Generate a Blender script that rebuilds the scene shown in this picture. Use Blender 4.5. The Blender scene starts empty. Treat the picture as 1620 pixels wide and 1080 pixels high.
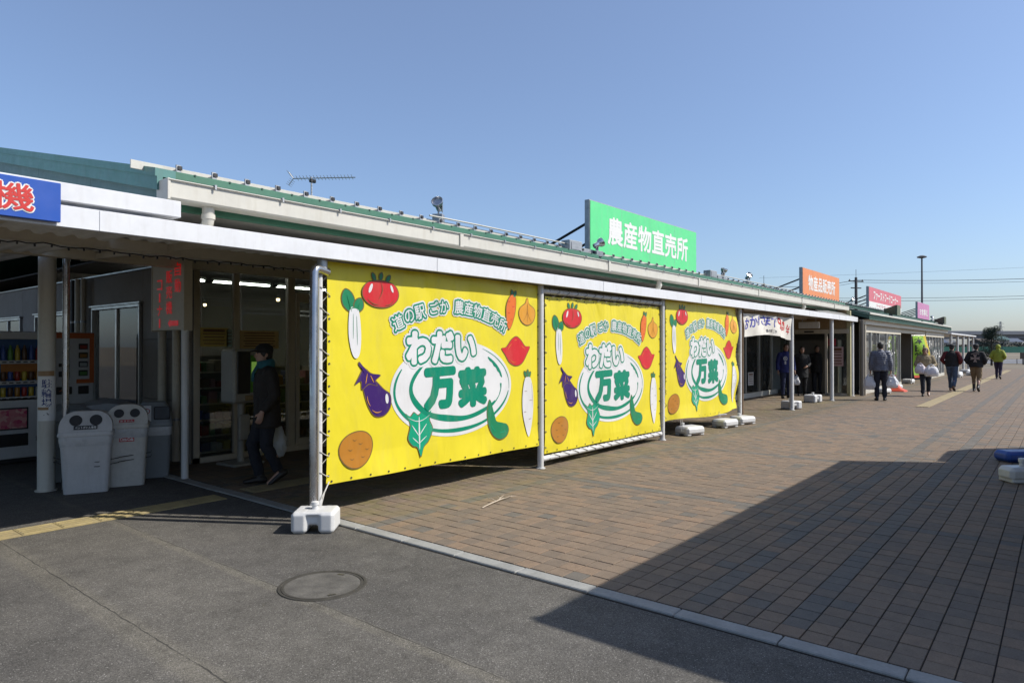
import bpy, bmesh, math, random
from mathutils import Vector, Matrix, noise
random.seed(7)
R = math.radians
SC = bpy.context.scene
COL = SC.collection

# ------------------------------------------------------------------ camera
CAM_H = 1.6
cd = bpy.data.cameras.new('camera')
cam = bpy.data.objects.new('camera', cd)
COL.objects.link(cam)
cd.sensor_width = 36.0
cd.lens = 23.73
cd.clip_start = 0.05
cd.clip_end = 6000.0
cam.location = (0, 0, CAM_H)
cam.rotation_euler = (R(90.43), 0, R(-50.7))
SC.camera = cam

# ------------------------------------------------------------------ sky and sun
SUN_EL, SUN_AZ = 44.0, 148.0          # azimuth measured from +Y towards +X
sd = Vector((math.sin(R(SUN_AZ)) * math.cos(R(SUN_EL)), math.cos(R(SUN_AZ)) * math.cos(R(SUN_EL)), math.sin(R(SUN_EL))))
w = bpy.data.worlds.new('World')
SC.world = w
w.use_nodes = True
wn = w.node_tree
sky = wn.nodes.new('ShaderNodeTexSky')
sky.sky_type = 'NISHITA'
sky.sun_disc = False
sky.sun_elevation = R(SUN_EL)
sky.sun_rotation = R(SUN_AZ)
sky.altitude = 0
sky.air_density = 1.0
sky.dust_density = 1.4
sky.ozone_density = 6.5
bg = wn.nodes['Background']
bg.inputs[1].default_value = 0.142
veil = wn.nodes.new('ShaderNodeMix')             # thin even haze over the whole sky
veil.data_type = 'RGBA'
veil.inputs[0].default_value = .14
veil.inputs[7].default_value = (3.4, 3.45, 4.0, 1)
wn.links.new(sky.outputs[0], veil.inputs[6])
wn.links.new(veil.outputs[2], bg.inputs[0])
ld = bpy.data.lights.new('sun', 'SUN')
ld.energy = 5.0
ld.angle = R(0.53)
ld.color = (1.0, 0.95, 0.87)
sun = bpy.data.objects.new('sun', ld)
COL.objects.link(sun)
sun.rotation_euler = (-sd).to_track_quat('-Z', 'Y').to_euler()
sun.location = (0, 0, 30)
SC.view_settings.view_transform = 'Standard'
SC.view_settings.look = 'None'
SC.view_settings.exposure = 0.26
SC.view_settings.gamma = 1.0
SC.view_settings.use_curve_mapping = False
SC.render.engine = 'CYCLES'
SC.cycles.max_bounces = 6
SC.cycles.diffuse_bounces = 3
SC.cycles.transparent_max_bounces = 12
SC.cycles.use_denoising = True
SC.cycles.caustics_reflective = False
SC.cycles.caustics_refractive = False

# ------------------------------------------------------------------ materials
MATS = {}
ALB = .76
class NG:
    def __init__(s, m):
        m.use_nodes = True
        s.t = m.node_tree
        s.N = s.t.nodes
        s.b = s.N['Principled BSDF']
        s.out = s.N['Material Output']
    def n(s, typ, **kw):
        x = s.N.new(typ)
        for k, v in kw.items():
            setattr(x, k, v)
        return x
    def l(s, a, b):
        s.t.links.new(a, b)
    def math(s, op, a, b=None, c=None):
        x = s.n('ShaderNodeMath', operation=op)
        for i, q in enumerate((a, b, c)):
            if q is None: continue
            if isinstance(q, (int, float)): x.inputs[i].default_value = q
            else: s.l(q, x.inputs[i])
        return x.outputs[0]
    def noise(s, vec, scale, detail=4, rough=.55):
        x = s.n('ShaderNodeTexNoise')
        x.inputs['Scale'].default_value = scale
        x.inputs['Detail'].default_value = detail
        x.inputs['Roughness'].default_value = rough
        s.l(vec, x.inputs['Vector'])
        return x.outputs['Fac']
    def rng(s, val, a, b, c, d):
        x = s.n('ShaderNodeMapRange')
        for i, q in enumerate((a, b, c, d)): x.inputs[i + 1].default_value = q
        s.l(val, x.inputs[0])
        return x.outputs[0]
    def mix(s, fac, a, b, mode='MIX'):
        x = s.n('ShaderNodeMix', data_type='RGBA', blend_type=mode)
        for sock, q in ((x.inputs[0], fac), (x.inputs[6], a), (x.inputs[7], b)):
            if isinstance(q, (int, float)): sock.default_value = q
            elif isinstance(q, tuple): sock.default_value = (*q[:3], 1)
            else: s.l(q, sock)
        return x.outputs[2]
    def pos(s):
        return s.n('ShaderNodeNewGeometry').outputs['Position']
    def scaled(s, vec, sc):
        x = s.n('ShaderNodeMapping')
        x.inputs['Scale'].default_value = sc
        s.l(vec, x.inputs[0])
        return x.outputs[0]
    def bump(s, h, strength, dist=.01):
        x = s.n('ShaderNodeBump')
        x.inputs['Strength'].default_value = strength
        x.inputs['Distance'].default_value = dist
        s.l(h, x.inputs['Height'])
        s.l(x.outputs[0], s.b.inputs['Normal'])

def mat(name, col, rough=.55, metal=0., var=.10, vs=2.5, bump=.0, bs=60., dirt=0., dcol=(.10, .085, .065), spec=.5, emit=0., streak=False, alpha=1., sss=0.):
    if name in MATS: return MATS[name]
    m = bpy.data.materials.new(name)
    g = NG(m)
    p = g.pos()
    f = g.rng(g.noise(p, vs, 5), .3, .7, 1 - var, 1 + var)
    f2 = g.rng(g.noise(p, vs * 9, 3), .3, .7, 1 - var * .6, 1 + var * .6)
    fm = g.math('MULTIPLY', f, f2)
    mul = g.n('ShaderNodeVectorMath', operation='SCALE')
    mul.inputs[0].default_value = [q * (1 if emit else ALB) for q in col[:3]]
    g.l(fm, mul.inputs['Scale'])
    c = mul.outputs[0]
    if dirt:
        v = g.scaled(p, (6, 6, .8)) if streak else g.scaled(p, (2.2, 2.2, 2.2))
        d = g.rng(g.noise(v, 2.2, 8, .65), .5, .78, 0, dirt)
        c = g.mix(d, c, dcol)
    g.l(c, g.b.inputs['Base Color'])
    rv = g.rng(g.noise(p, vs * 4, 4), .3, .7, max(0, rough - .08), min(1, rough + .08))
    g.l(rv, g.b.inputs['Roughness'])
    g.b.inputs['Metallic'].default_value = metal
    g.b.inputs['Specular IOR Level'].default_value = spec
    g.b.inputs['Alpha'].default_value = alpha
    if sss:
        g.b.inputs['Subsurface Weight'].default_value = sss
        g.b.inputs['Subsurface Radius'].default_value = (.012, .006, .004)
    if bump: g.bump(g.noise(p, bs, 5), bump)
    if emit:
        g.b.inputs['Emission Color'].default_value = (*col[:3], 1)
        g.b.inputs['Emission Strength'].default_value = emit
    MATS[name] = m
    return m

def glass(name, tint=(.75, .8, .78), refl=1.0, dark=0.0):
    if name in MATS: return MATS[name]
    m = bpy.data.materials.new(name)
    g = NG(m)
    tr = g.n('ShaderNodeBsdfTransparent'); tr.inputs[0].default_value = (*tint, 1)
    gl = g.n('ShaderNodeBsdfGlossy'); gl.inputs['Roughness'].default_value = .015; gl.inputs[0].default_value = (refl, refl, refl, 1)
    fr = g.n('ShaderNodeFresnel'); fr.inputs[0].default_value = 1.5
    p = g.pos()
    bp = g.n('ShaderNodeBump'); bp.inputs['Strength'].default_value = .02; bp.inputs['Distance'].default_value = .02
    g.l(g.noise(p, 1.1, 2), bp.inputs['Height'])
    g.l(bp.outputs[0], gl.inputs['Normal'])
    dif = g.n('ShaderNodeBsdfDiffuse'); dif.inputs[0].default_value = (.5, .5, .48, 1)
    a = g.n('ShaderNodeMixShader'); g.l(fr.outputs[0], a.inputs[0]); g.l(tr.outputs[0], a.inputs[1]); g.l(gl.outputs[0], a.inputs[2])
    b = g.n('ShaderNodeMixShader'); b.inputs[0].default_value = .03 + dark; g.l(a.outputs[0], b.inputs[1]); g.l(dif.outputs[0], b.inputs[2])
    g.l(b.outputs[0], g.out.inputs[0])
    MATS[name] = m
    return m

def asphalt():
    m = bpy.data.materials.new('asphalt'); g = NG(m); p = g.pos()
    sx = g.n('ShaderNodeSeparateXYZ'); g.l(p, sx.inputs[0])
    x, y = sx.outputs[0], sx.outputs[1]
    vo = g.n('ShaderNodeTexVoronoi'); vo.inputs['Scale'].default_value = 190; g.l(p, vo.inputs['Vector'])
    vs = g.n('ShaderNodeSeparateColor'); g.l(vo.outputs['Color'], vs.inputs[0])
    grain = g.rng(vs.outputs[0], 0, 1, .56, 1.34)
    spark = g.rng(vs.outputs[1], .95, .985, 0, 1)
    big = g.rng(g.noise(p, .7, 7, .65), .3, .7, .74, 1.24)
    mid = g.rng(g.noise(p, 6, 7, .7), .3, .7, .78, 1.2)
    base = g.mix(g.rng(g.noise(p, .9, 3), .35, .65, 0, 1), (.086, .081, .073), (.104, .097, .085))
    # strip between the two long seams is an older, browner pour
    wob = g.math('MULTIPLY', g.math('SUBTRACT', g.noise(p, 5.0, 5, .7), .5), .035)
    xw = g.math('ADD', x, wob)
    def seam(x0, w0, w1):
        d = g.math('ABSOLUTE', g.math('SUBTRACT', xw, x0))
        return g.rng(d, w0, w1, 1, 0), d
    patch = g.math('MULTIPLY', g.rng(xw, 1.62, 1.66, 0, 1), g.rng(xw, 2.46, 2.52, 1, 0))
    base = g.mix(g.math('MULTIPLY', patch, .45), base, (.106, .098, .083))
    s1, d1 = seam(1.635, .002, .0065)
    s2, d2 = seam(2.50, .0012, .005)
    b1, _ = seam(1.60, .05, .11)
    b2, _ = seam(2.47, .025, .055)
    yfade = g.rng(g.noise(g.scaled(p, (1, 1.3, 1)), 2.5, 4), .38, .55, .25, 1)
    base = g.mix(g.math('MULTIPLY', g.math('MAXIMUM', b1, b2), .65), base, (.132, .121, .098))
    v = g.n('ShaderNodeVectorMath', operation='SCALE'); g.l(base, v.inputs[0])
    g.l(g.math('MULTIPLY', g.math('MULTIPLY', grain, big), mid), v.inputs['Scale'])
    c = g.mix(g.math('MULTIPLY', spark, .4), v.outputs[0], (.42, .40, .37))
    # hairline branching crack near the left seam
    cr = g.n('ShaderNodeTexVoronoi', feature='DISTANCE_TO_EDGE'); cr.inputs['Scale'].default_value = 1.15
    dn = g.n('ShaderNodeTexNoise'); dn.inputs['Scale'].default_value = 3.0; g.l(p, dn.inputs['Vector'])
    av = g.n('ShaderNodeVectorMath', operation='ADD'); g.l(p, av.inputs[0])
    sv = g.n('ShaderNodeVectorMath', operation='SCALE'); g.l(dn.outputs['Color'], sv.inputs[0]); sv.inputs['Scale'].default_value = .5
    g.l(sv.outputs[0], av.inputs[1]); g.l(av.outputs[0], cr.inputs['Vector'])
    hair = g.math('MULTIPLY', g.rng(cr.outputs['Distance'], .001, .004, 1, 0), g.rng(x, 1.2, 1.9, 1, 0))
    hair = g.math('MULTIPLY', hair, g.rng(g.noise(p, 1.2, 2), .52, .6, 0, .5))
    crack = g.math('MULTIPLY', g.math('MAXIMUM', s1, s2), yfade)
    crack = g.math('MAXIMUM', crack, hair)
    c = g.mix(g.math('MULTIPLY', crack, .8), c, (.036, .033, .029))
    st = g.rng(g.noise(p, 2.3, 8, .75), .58, .72, 0, .45)
    c = g.mix(st, c, (.06, .055, .05))
    pale = g.rng(g.noise(g.scaled(p, (1.6, 3, 1)), 3.1, 6, .6), .71, .76, 0, .4)
    c = g.mix(pale, c, (.26, .25, .235))
    g.l(c, g.b.inputs['Base Color'])
    g.b.inputs['Roughness'].default_value = .88
    g.b.inputs['Specular IOR Level'].default_value = .3
    h = g.math('SUBTRACT', vs.outputs[0], g.math('MULTIPLY', crack, 3))
    g.bump(h, .55, .004)
    return m

PX, PY_, PX0, PY0 = .150, .1425, 3.835, 1.126
def paver_mat(name, grooves=False):
    m = bpy.data.materials.new(name); g = NG(m); p = g.pos()
    s = g.n('ShaderNodeSeparateXYZ'); g.l(p, s.inputs[0])
    fx = g.math('DIVIDE', g.math('SUBTRACT', s.outputs[0], PX0), PX)
    fy = g.math('DIVIDE', g.math('SUBTRACT', s.outputs[1], PY0), PY_)
    cx, cy = g.math('FLOOR', fx), g.math('FLOOR', fy)
    cv = g.n('ShaderNodeCombineXYZ'); g.l(cx, cv.inputs[0]); g.l(cy, cv.inputs[1])
    wn_ = g.n('ShaderNodeTexWhiteNoise', noise_dimensions='2D'); g.l(cv.outputs[0], wn_.inputs['Vector'])
    r = g.n('ShaderNodeValToRGB'); r.color_ramp.interpolation = 'CONSTANT'
    el = r.color_ramp.elements
    pal = [(0, (.184, .137, .098)), (.20, (.198, .145, .102)), (.40, (.168, .128, .095)), (.58, (.208, .151, .105)), (.74, (.222, .154, .103)), (.86, (.154, .122, .094)), (.95, (.128, .117, .101))]
    el[0].position, el[0].color = 0, (*pal[0][1], 1)
    el[1].position, el[1].color = pal[1][0], (*pal[1][1], 1)
    for a, b in pal[2:]:
        e = el.new(a); e.color = (*b, 1)
    g.l(wn_.outputs['Value'], r.inputs[0])
    c = r.outputs[0]
    # accent bands of grey blocks
    def eq(v, k): return g.math('COMPARE', v, k, .3)
    bx = g.math('COMPARE', g.math('FLOORED_MODULO', g.math('SUBTRACT', cx, 19), 22), 0, .3)
    by = g.math('MAXIMUM', g.math('COMPARE', g.math('FLOORED_MODULO', g.math('SUBTRACT', cy, 4), 21), 0, .3), eq(cy, 0))
    band = g.math('MULTIPLY', g.math('MAXIMUM', bx, by), g.rng(wn_.outputs['Value'], .80, .84, 1, .15))
    w2 = g.n('ShaderNodeTexWhiteNoise', noise_dimensions='3D'); g.l(cv.outputs[0], w2.inputs['Vector'])
    grey = g.mix(w2.outputs['Value'], (.112, .108, .098), (.142, .130, .112))
    c = g.mix(band, c, grey)
    # worn, soiled large patches; moss and drip soil along the eave line
    wear = g.rng(g.noise(p, .8, 6, .6), .32, .70, .0, .42)
    c = g.mix(wear, c, (.162, .130, .098))
    near = g.math('MULTIPLY', g.rng(s.outputs[1], 4.3, 5.3, 0, 1), g.rng(s.outputs[1], 5.9, 6.6, 1, .35))
    moss = g.math('MULTIPLY', near, g.rng(g.noise(p, 2.2, 7, .7), .42, .66, 0, .62))
    c = g.mix(moss, c, (.160, .140, .040))
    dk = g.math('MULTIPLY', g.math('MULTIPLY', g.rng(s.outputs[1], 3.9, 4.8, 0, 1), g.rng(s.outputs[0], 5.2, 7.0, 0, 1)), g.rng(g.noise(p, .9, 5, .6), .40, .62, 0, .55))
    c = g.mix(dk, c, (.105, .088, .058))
    gum = g.n('ShaderNodeTexVoronoi'); gum.inputs['Scale'].default_value = 2.1; g.l(p, gum.inputs['Vector'])
    c = g.mix(g.rng(gum.outputs['Distance'], .035, .05, .5, 0), c, (.085, .078, .068))
    st2 = g.rng(g.noise(g.scaled(p, (1, 2.2, 1)), 1.3, 8, .7), .56, .72, 0, .45)
    c = g.mix(st2, c, (.110, .094, .075))
    fine = g.rng(g.noise(p, 130, 3), .3, .7, .74, 1.08)
    mid = g.rng(g.noise(p, 14, 4), .3, .7, .90, 1.1)
    v = g.n('ShaderNodeVectorMath', operation='SCALE'); g.l(c, v.inputs[0]); g.l(g.math('MULTIPLY', fine, mid), v.inputs['Scale'])
    c = v.outputs[0]
    if grooves:
        tx, ty = g.math('FRACT', fx), g.math('FRACT', fy)
        ex = g.math('MINIMUM', tx, g.math('SUBTRACT', 1, tx)); ey = g.math('MINIMUM', ty, g.math('SUBTRACT', 1, ty))
        gr = g.rng(g.math('MINIMUM', ex, ey), .015, .04, 1, 0)
        c = g.mix(g.math('MULTIPLY', gr, .75), c, (.045, .038, .03))
    g.l(c, g.b.inputs['Base Color'])
    g.b.inputs['Roughness'].default_value = .82
    g.b.inputs['Specular IOR Level'].default_value = .35
    g.bump(g.noise(p, 160, 4), .35, .004)
    return m

def vinyl(name, col):
    if name in MATS: return MATS[name]
    m = bpy.data.materials.new(name); g = NG(m); p = g.pos()
    s = g.n('ShaderNodeSeparateXYZ'); g.l(p, s.inputs[0])
    f = g.rng(g.noise(p, 3, 4), .3, .7, .955, 1.045)
    v = g.n('ShaderNodeVectorMath', operation='SCALE'); v.inputs[0].default_value = [q * .88 for q in col]; g.l(f, v.inputs['Scale'])
    c = g.mix(g.rng(g.noise(g.scaled(p, (2, 2, .5)), 3, 6, .7), .50, .8, 0, .20), v.outputs[0], (.30, .27, .16))
    g.l(c, g.b.inputs['Base Color'])
    g.b.inputs['Roughness'].default_value = .42
    g.b.inputs['Specular IOR Level'].default_value = .35
    wv = g.n('ShaderNodeTexNoise'); wv.inputs['Scale'].default_value = 2.2; wv.inputs['Detail'].default_value = 3; wv.inputs['Distortion'].default_value = .6
    rot = g.n('ShaderNodeMapping'); rot.inputs['Rotation'].default_value = (0, R(38), 0); rot.inputs['Scale'].default_value = (1, 1, .35)
    g.l(p, rot.inputs[0]); g.l(rot.outputs[0], wv.inputs['Vector'])
    top = g.rng(s.outputs[2], 1.6, 2.3, .42, 1.0)
    low = g.rng(s.outputs[2], .3, .8, .9, 0)
    amp = g.math('MAXIMUM', top, low)
    g.bump(g.math('MULTIPLY', wv.outputs['Fac'], amp), .85, .055)
    MATS[name] = m
    return m

def quilt(name, col):
    m = bpy.data.materials.new(name); g = NG(m); p = g.pos()
    s = g.n('ShaderNodeSeparateXYZ'); g.l(p, s.inputs[0])
    f = g.rng(g.noise(p, 9, 5), .3, .7, .8, 1.2)
    v = g.n('ShaderNodeVectorMath', operation='SCALE'); v.inputs[0].default_value = col; g.l(f, v.inputs['Scale'])
    st = g.math('ABSOLUTE', g.math('SINE', g.math('MULTIPLY', s.outputs[2], 56)))
    c = g.mix(g.rng(st, .0, .25, .55, 0), v.outputs[0], tuple(q * .45 for q in col))
    g.l(c, g.b.inputs['Base Color'])
    g.b.inputs['Roughness'].default_value = .6
    g.bump(g.math('ADD', st, g.math('MULTIPLY', g.noise(p, 40, 3), .4)), .7, .02)
    return m

# base palette
WHITE = mat('white_painted_steel', (.76, .77, .79), .45, var=.04, dirt=.30, dcol=(.36, .34, .30), streak=True, bump=.02, bs=12)
OFFW = mat('cream_vinyl_gutter', (.64, .62, .55), .45, var=.04, dirt=.28, dcol=(.30, .26, .18), streak=True)
PLASTW = mat('white_polyethylene', (.70, .70, .69), .42, var=.04, vs=6, dirt=.22, dcol=(.42, .38, .30), bump=.05, bs=30)
BEIGE = mat('beige_steel', (.62, .55, .43), .5, var=.06, dirt=.2)
ALU = mat('anodised_aluminium', (.55, .55, .53), .36, metal=.75, var=.05, dirt=.15)
ALUB = mat('bronze_tone_frame', (.60, .53, .41), .45, metal=.05, var=.06, dirt=.1)
STEEL = mat('stainless_pipe', (.56, .56, .57), .26, metal=.95, var=.05, dirt=.12, dcol=(.25, .22, .18))
GALV = mat('galvanised_steel', (.45, .46, .47), .45, metal=.7, var=.15, vs=12)
GREEN = mat('green_painted_metal', (.055, .19, .12), .45, var=.08, dirt=.15)
GREEND = mat('dark_green_roof_metal', (.020, .085, .058), .5, var=.12, dirt=.15)
TEAL = mat('weathered_teal_gable', (.11, .21, .215), .6, var=.10, dirt=.25, dcol=(.16, .19, .19), streak=True)
TEALT = mat('teal_verge_trim', (.09, .25, .23), .5, var=.08, dirt=.2, streak=True)
SOFFIT = mat('beige_soffit_board', (.78, .72, .61), .75, var=.05, dirt=.25, bump=.03)
SIDING = mat('grey_brown_siding', (.30, .265, .225), .8, var=.08, dirt=.18, bump=.08, bs=40)
SIDINGD = mat('dark_ribbed_siding', (.165, .150, .150), .7, var=.08, dirt=.15)
BLACK = mat('black_plastic', (.018, .018, .02), .45, var=.2)
DARK = mat('dark_steel', (.035, .037, .042), .5, metal=.3, var=.2)
ROPE = mat('white_rope', (.62, .60, .55), .85, var=.1)
ROPED = mat('grey_rope', (.24, .22, .18), .85, var=.1)
RUST = mat('rusty_brown_pole', (.16, .095, .045), .65, var=.25, dirt=.5, dcol=(.07, .035, .02))
CONC = mat('kerb_concrete', (.33, .33, .31), .85, var=.14, vs=5, bump=.3, bs=90, dirt=.4, dcol=(.17, .16, .14))
CONCD = mat('grey_concrete', (.36, .36, .35), .85, var=.1, vs=.4, dirt=.3, dcol=(.2, .19, .18))
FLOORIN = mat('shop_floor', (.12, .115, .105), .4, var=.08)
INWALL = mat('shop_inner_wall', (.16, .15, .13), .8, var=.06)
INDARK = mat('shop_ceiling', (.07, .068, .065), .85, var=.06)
TUBE = mat('fluorescent_tube', (1.0, 1.0, .92), .5, var=0, emit=12.0)
BULB = mat('warm_downlight', (1.0, .72, .38), .5, var=0, emit=7.0)
PANE = glass('window_glass', (.78, .82, .79), .9)
PANEB = glass('bright_window_glass', (.80, .84, .82), 1.0, .05)
SKIN = mat('skin', (.50, .30, .22), .55, var=.06, vs=20, sss=.15)
HAIR = mat('black_hair', (.012, .011, .011), .5, var=.3, vs=40, bump=.3, bs=200)

# ------------------------------------------------------------------ mesh helpers
class MB:
    def __init__(s):
        s.v, s.f, s.m = [], [], []
    def add(s, vs, fs, m=0):
        k = len(s.v)
        s.v += [Vector(q) for q in vs]
        s.f += [tuple(i + k for i in q) for q in fs]
        s.m += [m] * len(fs)
        return s
    def box(s, c, d, rz=0, b=0., m=0, rot=None):
        c = Vector(c); hx, hy, hz = d[0] / 2, d[1] / 2, d[2] / 2
        M = rot if rot is not None else Matrix.Rotation(rz, 3, 'Z')
        vs, fs = [], []
        if b <= 0:
            for sx in (-1, 1):
                for sy in (-1, 1):
                    for sz in (-1, 1): vs.append((sx * hx, sy * hy, sz * hz))
            fs = [(0, 1, 3, 2), (4, 6, 7, 5), (0, 4, 5, 1), (2, 3, 7, 6), (0, 2, 6, 4), (1, 5, 7, 3)]
        else:
            b = min(b, hx * .9, hy * .9, hz * .9)
            idx = {}
            for sx in (-1, 1):
                for sy in (-1, 1):
                    for sz in (-1, 1):
                        idx[(0, sx, sy, sz)] = len(vs); vs.append((sx * hx, sy * (hy - b), sz * (hz - b)))
                        idx[(1, sx, sy, sz)] = len(vs); vs.append((sx * (hx - b), sy * hy, sz * (hz - b)))
                        idx[(2, sx, sy, sz)] = len(vs); vs.append((sx * (hx - b), sy * (hy - b), sz * hz))
                        fs.append((len(vs) - 3, len(vs) - 2, len(vs) - 1))
            q4 = ((-1, -1), (1, -1), (1, 1), (-1, 1))
            for sg in (-1, 1):
                fs.append([idx[(0, sg, a, c_)] for a, c_ in q4])
                fs.append([idx[(1, a, sg, c_)] for a, c_ in q4])
                fs.append([idx[(2, a, c_, sg)] for a, c_ in q4])
            for a in (-1, 1):
                for c_ in (-1, 1):
                    fs.append((idx[(0, a, c_, -1)], idx[(0, a, c_, 1)], idx[(1, a, c_, 1)], idx[(1, a, c_, -1)]))
                    fs.append((idx[(0, a, -1, c_)], idx[(0, a, 1, c_)], idx[(2, a, 1, c_)], idx[(2, a, -1, c_)]))
                    fs.append((idx[(1, -1, a, c_)], idx[(1, 1, a, c_)], idx[(2, 1, a, c_)], idx[(2, -1, a, c_)]))
        return s.add([M @ Vector(q) + c for q in vs], fs, m)
    def span(s, a, b, bev=0., m=0):
        return s.box([(a[i] + b[i]) / 2 for i in range(3)], [abs(b[i] - a[i]) for i in range(3)], b=bev, m=m)
    def loft(s, rings, m=0, caps=True):
        n = len(rings[0]); vs = [p for r in rings for p in r]; fs = []
        for i in range(len(rings) - 1):
            for j in range(n):
                fs.append((i * n + j, i * n + (j + 1) % n, (i + 1) * n + (j + 1) % n, (i + 1) * n + j))
        if caps:
            fs.append(tuple(range(n - 1, -1, -1)))
            fs.append(tuple((len(rings) - 1) * n + j for j in range(n)))
        return s.add(vs, fs, m)
    def tube(s, pts, r, n=10, m=0, side=None, caps=True, round_=False):
        pts = [Vector(p) for p in pts]
        rr = r if isinstance(r, (list, tuple)) else [r] * len(pts)
        rr = [q if isinstance(q, (list, tuple)) else (q, q) for q in rr]
        rings = []
        prev = None
        items = []
        for i, p in enumerate(pts):
            t = (pts[min(i + 1, len(pts) - 1)] - pts[max(i - 1, 0)])
            t = t.normalized() if t.length > 1e-9 else Vector((0, 0, 1))
            if side is not None: u = Vector(side)
            elif prev is not None: u = prev
            else: u = Vector((1, 0, 0)) if abs(t.x) < .9 else Vector((0, 1, 0))
            u = (u - t * u.dot(t)); u = u.normalized() if u.length > 1e-6 else t.orthogonal().normalized()
            prev = u
            items.append((p, t, u, t.cross(u), rr[i]))
        def ring(p, u, w_, a, b):
            return [p + u * (a * math.cos(2 * math.pi * k / n)) + w_ * (b * math.sin(2 * math.pi * k / n)) for k in range(n)]
        if round_:
            p, t, u, w_, (a, b) = items[0]; q = min(a, b)
            for ang in (75, 45): rings.append(ring(p - t * q * math.sin(R(ang)), u, w_, a * math.cos(R(ang)), b * math.cos(R(ang))))
        for p, t, u, w_, (a, b) in items: rings.append(ring(p, u, w_, a, b))
        if round_:
            p, t, u, w_, (a, b) = items[-1]; q = min(a, b)
            for ang in (45, 75): rings.append(ring(p + t * q * math.sin(R(ang)), u, w_, a * math.cos(R(ang)), b * math.cos(R(ang))))
        return s.loft(rings, m, caps)
    def lathe(s, c, prof, n=24, m=0):
        c = Vector(c)
        return s.loft([[c + Vector((r * math.cos(2 * math.pi * k / n), r * math.sin(2 * math.pi * k / n), z)) for k in range(n)] for r, z in prof], m)
    def ell(s, c, r, n=14, k=9, m=0, M=None):
        c = Vector(c); M = M or Matrix.Identity(3); rings = []
        for i in range(k):
            a = math.pi * (i + .5) / k
            rings.append([c + M @ Vector((r[0] * math.sin(a) * math.cos(2 * math.pi * j / n), r[1] * math.sin(a) * math.sin(2 * math.pi * j / n), -r[2] * math.cos(a))) for j in range(n)])
        return s.loft(rings, m)
    def prism(s, poly, o, ux, uy, d, m=0):
        o, ux, uy, d = Vector(o), Vector(ux), Vector(uy), Vector(d)
        a = [o + ux * x + uy * y for x, y in poly]
        n = len(a)
        return s.add(a + [p + d for p in a], [tuple(range(n - 1, -1, -1)), tuple(range(n, 2 * n))] + [(i, (i + 1) % n, n + (i + 1) % n, n + i) for i in range(n)], m)
    def poly(s, pts, m=0):
        return s.add(pts, [tuple(range(len(pts)))], m)
    def mesh(s, name, mats, smooth=None, recalc=True):
        me = bpy.data.meshes.new(name)
        me.from_pydata([tuple(v) for v in s.v], [], s.f)
        mats = mats if isinstance(mats, (list, tuple)) else [mats]
        for q in mats: me.materials.append(q)
        if len(mats) > 1: me.polygons.foreach_set('material_index', s.m)
        if recalc:
            bm = bmesh.new(); bm.from_mesh(me); bmesh.ops.recalc_face_normals(bm, faces=bm.faces); bm.to_mesh(me); bm.free()
        if smooth is not None:
            me.polygons.foreach_set('use_smooth', [True] * len(me.polygons))
            me.set_sharp_from_angle(angle=R(smooth))
        me.update()
        return me
    def build(s, name, mats, parent=None, smooth=None, recalc=True, **kw):
        return link(name, s.mesh(name, mats, smooth, recalc), parent, **kw)

def link(name, me, parent=None, label=None, cat=None, group=None, kind=None, loc=None, rz=0):
    o = bpy.data.objects.new(name, me)
    COL.objects.link(o)
    if parent is not None: o.parent = parent
    if loc is not None: o.location = loc
    if rz: o.rotation_euler = (0, 0, rz)
    for k, v in (('label', label), ('category', cat), ('group', group), ('kind', kind)):
        if v: o[k] = v
    return o

def thing(name, label, cat, loc=(0, 0, 0), rz=0, group=None):
    o = link(name, None, None, label, cat, group)
    o.location = loc; o.rotation_euler = (0, 0, rz); o.empty_display_size = .1
    return o

def copy_tree(o, parent=None):
    c = o.copy(); COL.objects.link(c)
    c.parent = parent
    for ch in list(o.children): copy_tree(ch, c)
    return c

WORK = bpy.data.scenes.new('workbench')
def evaluated_mesh(o):
    WORK.collection.objects.link(o)
    vl = WORK.view_layers[0]; vl.update()
    me = bpy.data.meshes.new_from_object(o.evaluated_get(vl.depsgraph))
    WORK.collection.objects.unlink(o)
    return me

def remesh(mb, voxel, it=4, fac=.5, dec=None):
    me = mb.mesh('tmp', [BLACK])
    o = bpy.data.objects.new('tmp', me)
    q = o.modifiers.new('r', 'REMESH'); q.mode = 'VOXEL'; q.voxel_size = voxel
    if it:
        q = o.modifiers.new('s', 'SMOOTH'); q.iterations = it; q.factor = fac
    out = evaluated_mesh(o)
    bpy.data.objects.remove(o); bpy.data.meshes.remove(me)
    out.materials.clear()
    out.polygons.foreach_set('use_smooth', [True] * len(out.polygons))
    return out

TXT = {}
def text2d(body, bold=.02):
    k = (body, bold)
    if k not in TXT:
        c = bpy.data.curves.new('t', 'FONT'); c.body = body; c.size = 1; c.offset = bold; c.resolution_u = 3; c.fill_mode = 'FRONT'
        o = bpy.data.objects.new('t', c)
        me = evaluated_mesh(o)
        vs = [(v.co.x, v.co.y) for v in me.vertices]; fs = [tuple(p.vertices) for p in me.polygons]
        bpy.data.objects.remove(o); bpy.data.curves.remove(c); bpy.data.meshes.remove(me)
        x0, x1 = min(v[0] for v in vs), max(v[0] for v in vs); y0, y1 = min(v[1] for v in vs), max(v[1] for v in vs)
        TXT[k] = ([(x - (x0 + x1) / 2, y - (y0 + y1) / 2) for x, y in vs], fs, x1 - x0, y1 - y0)
    return TXT[k]

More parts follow.
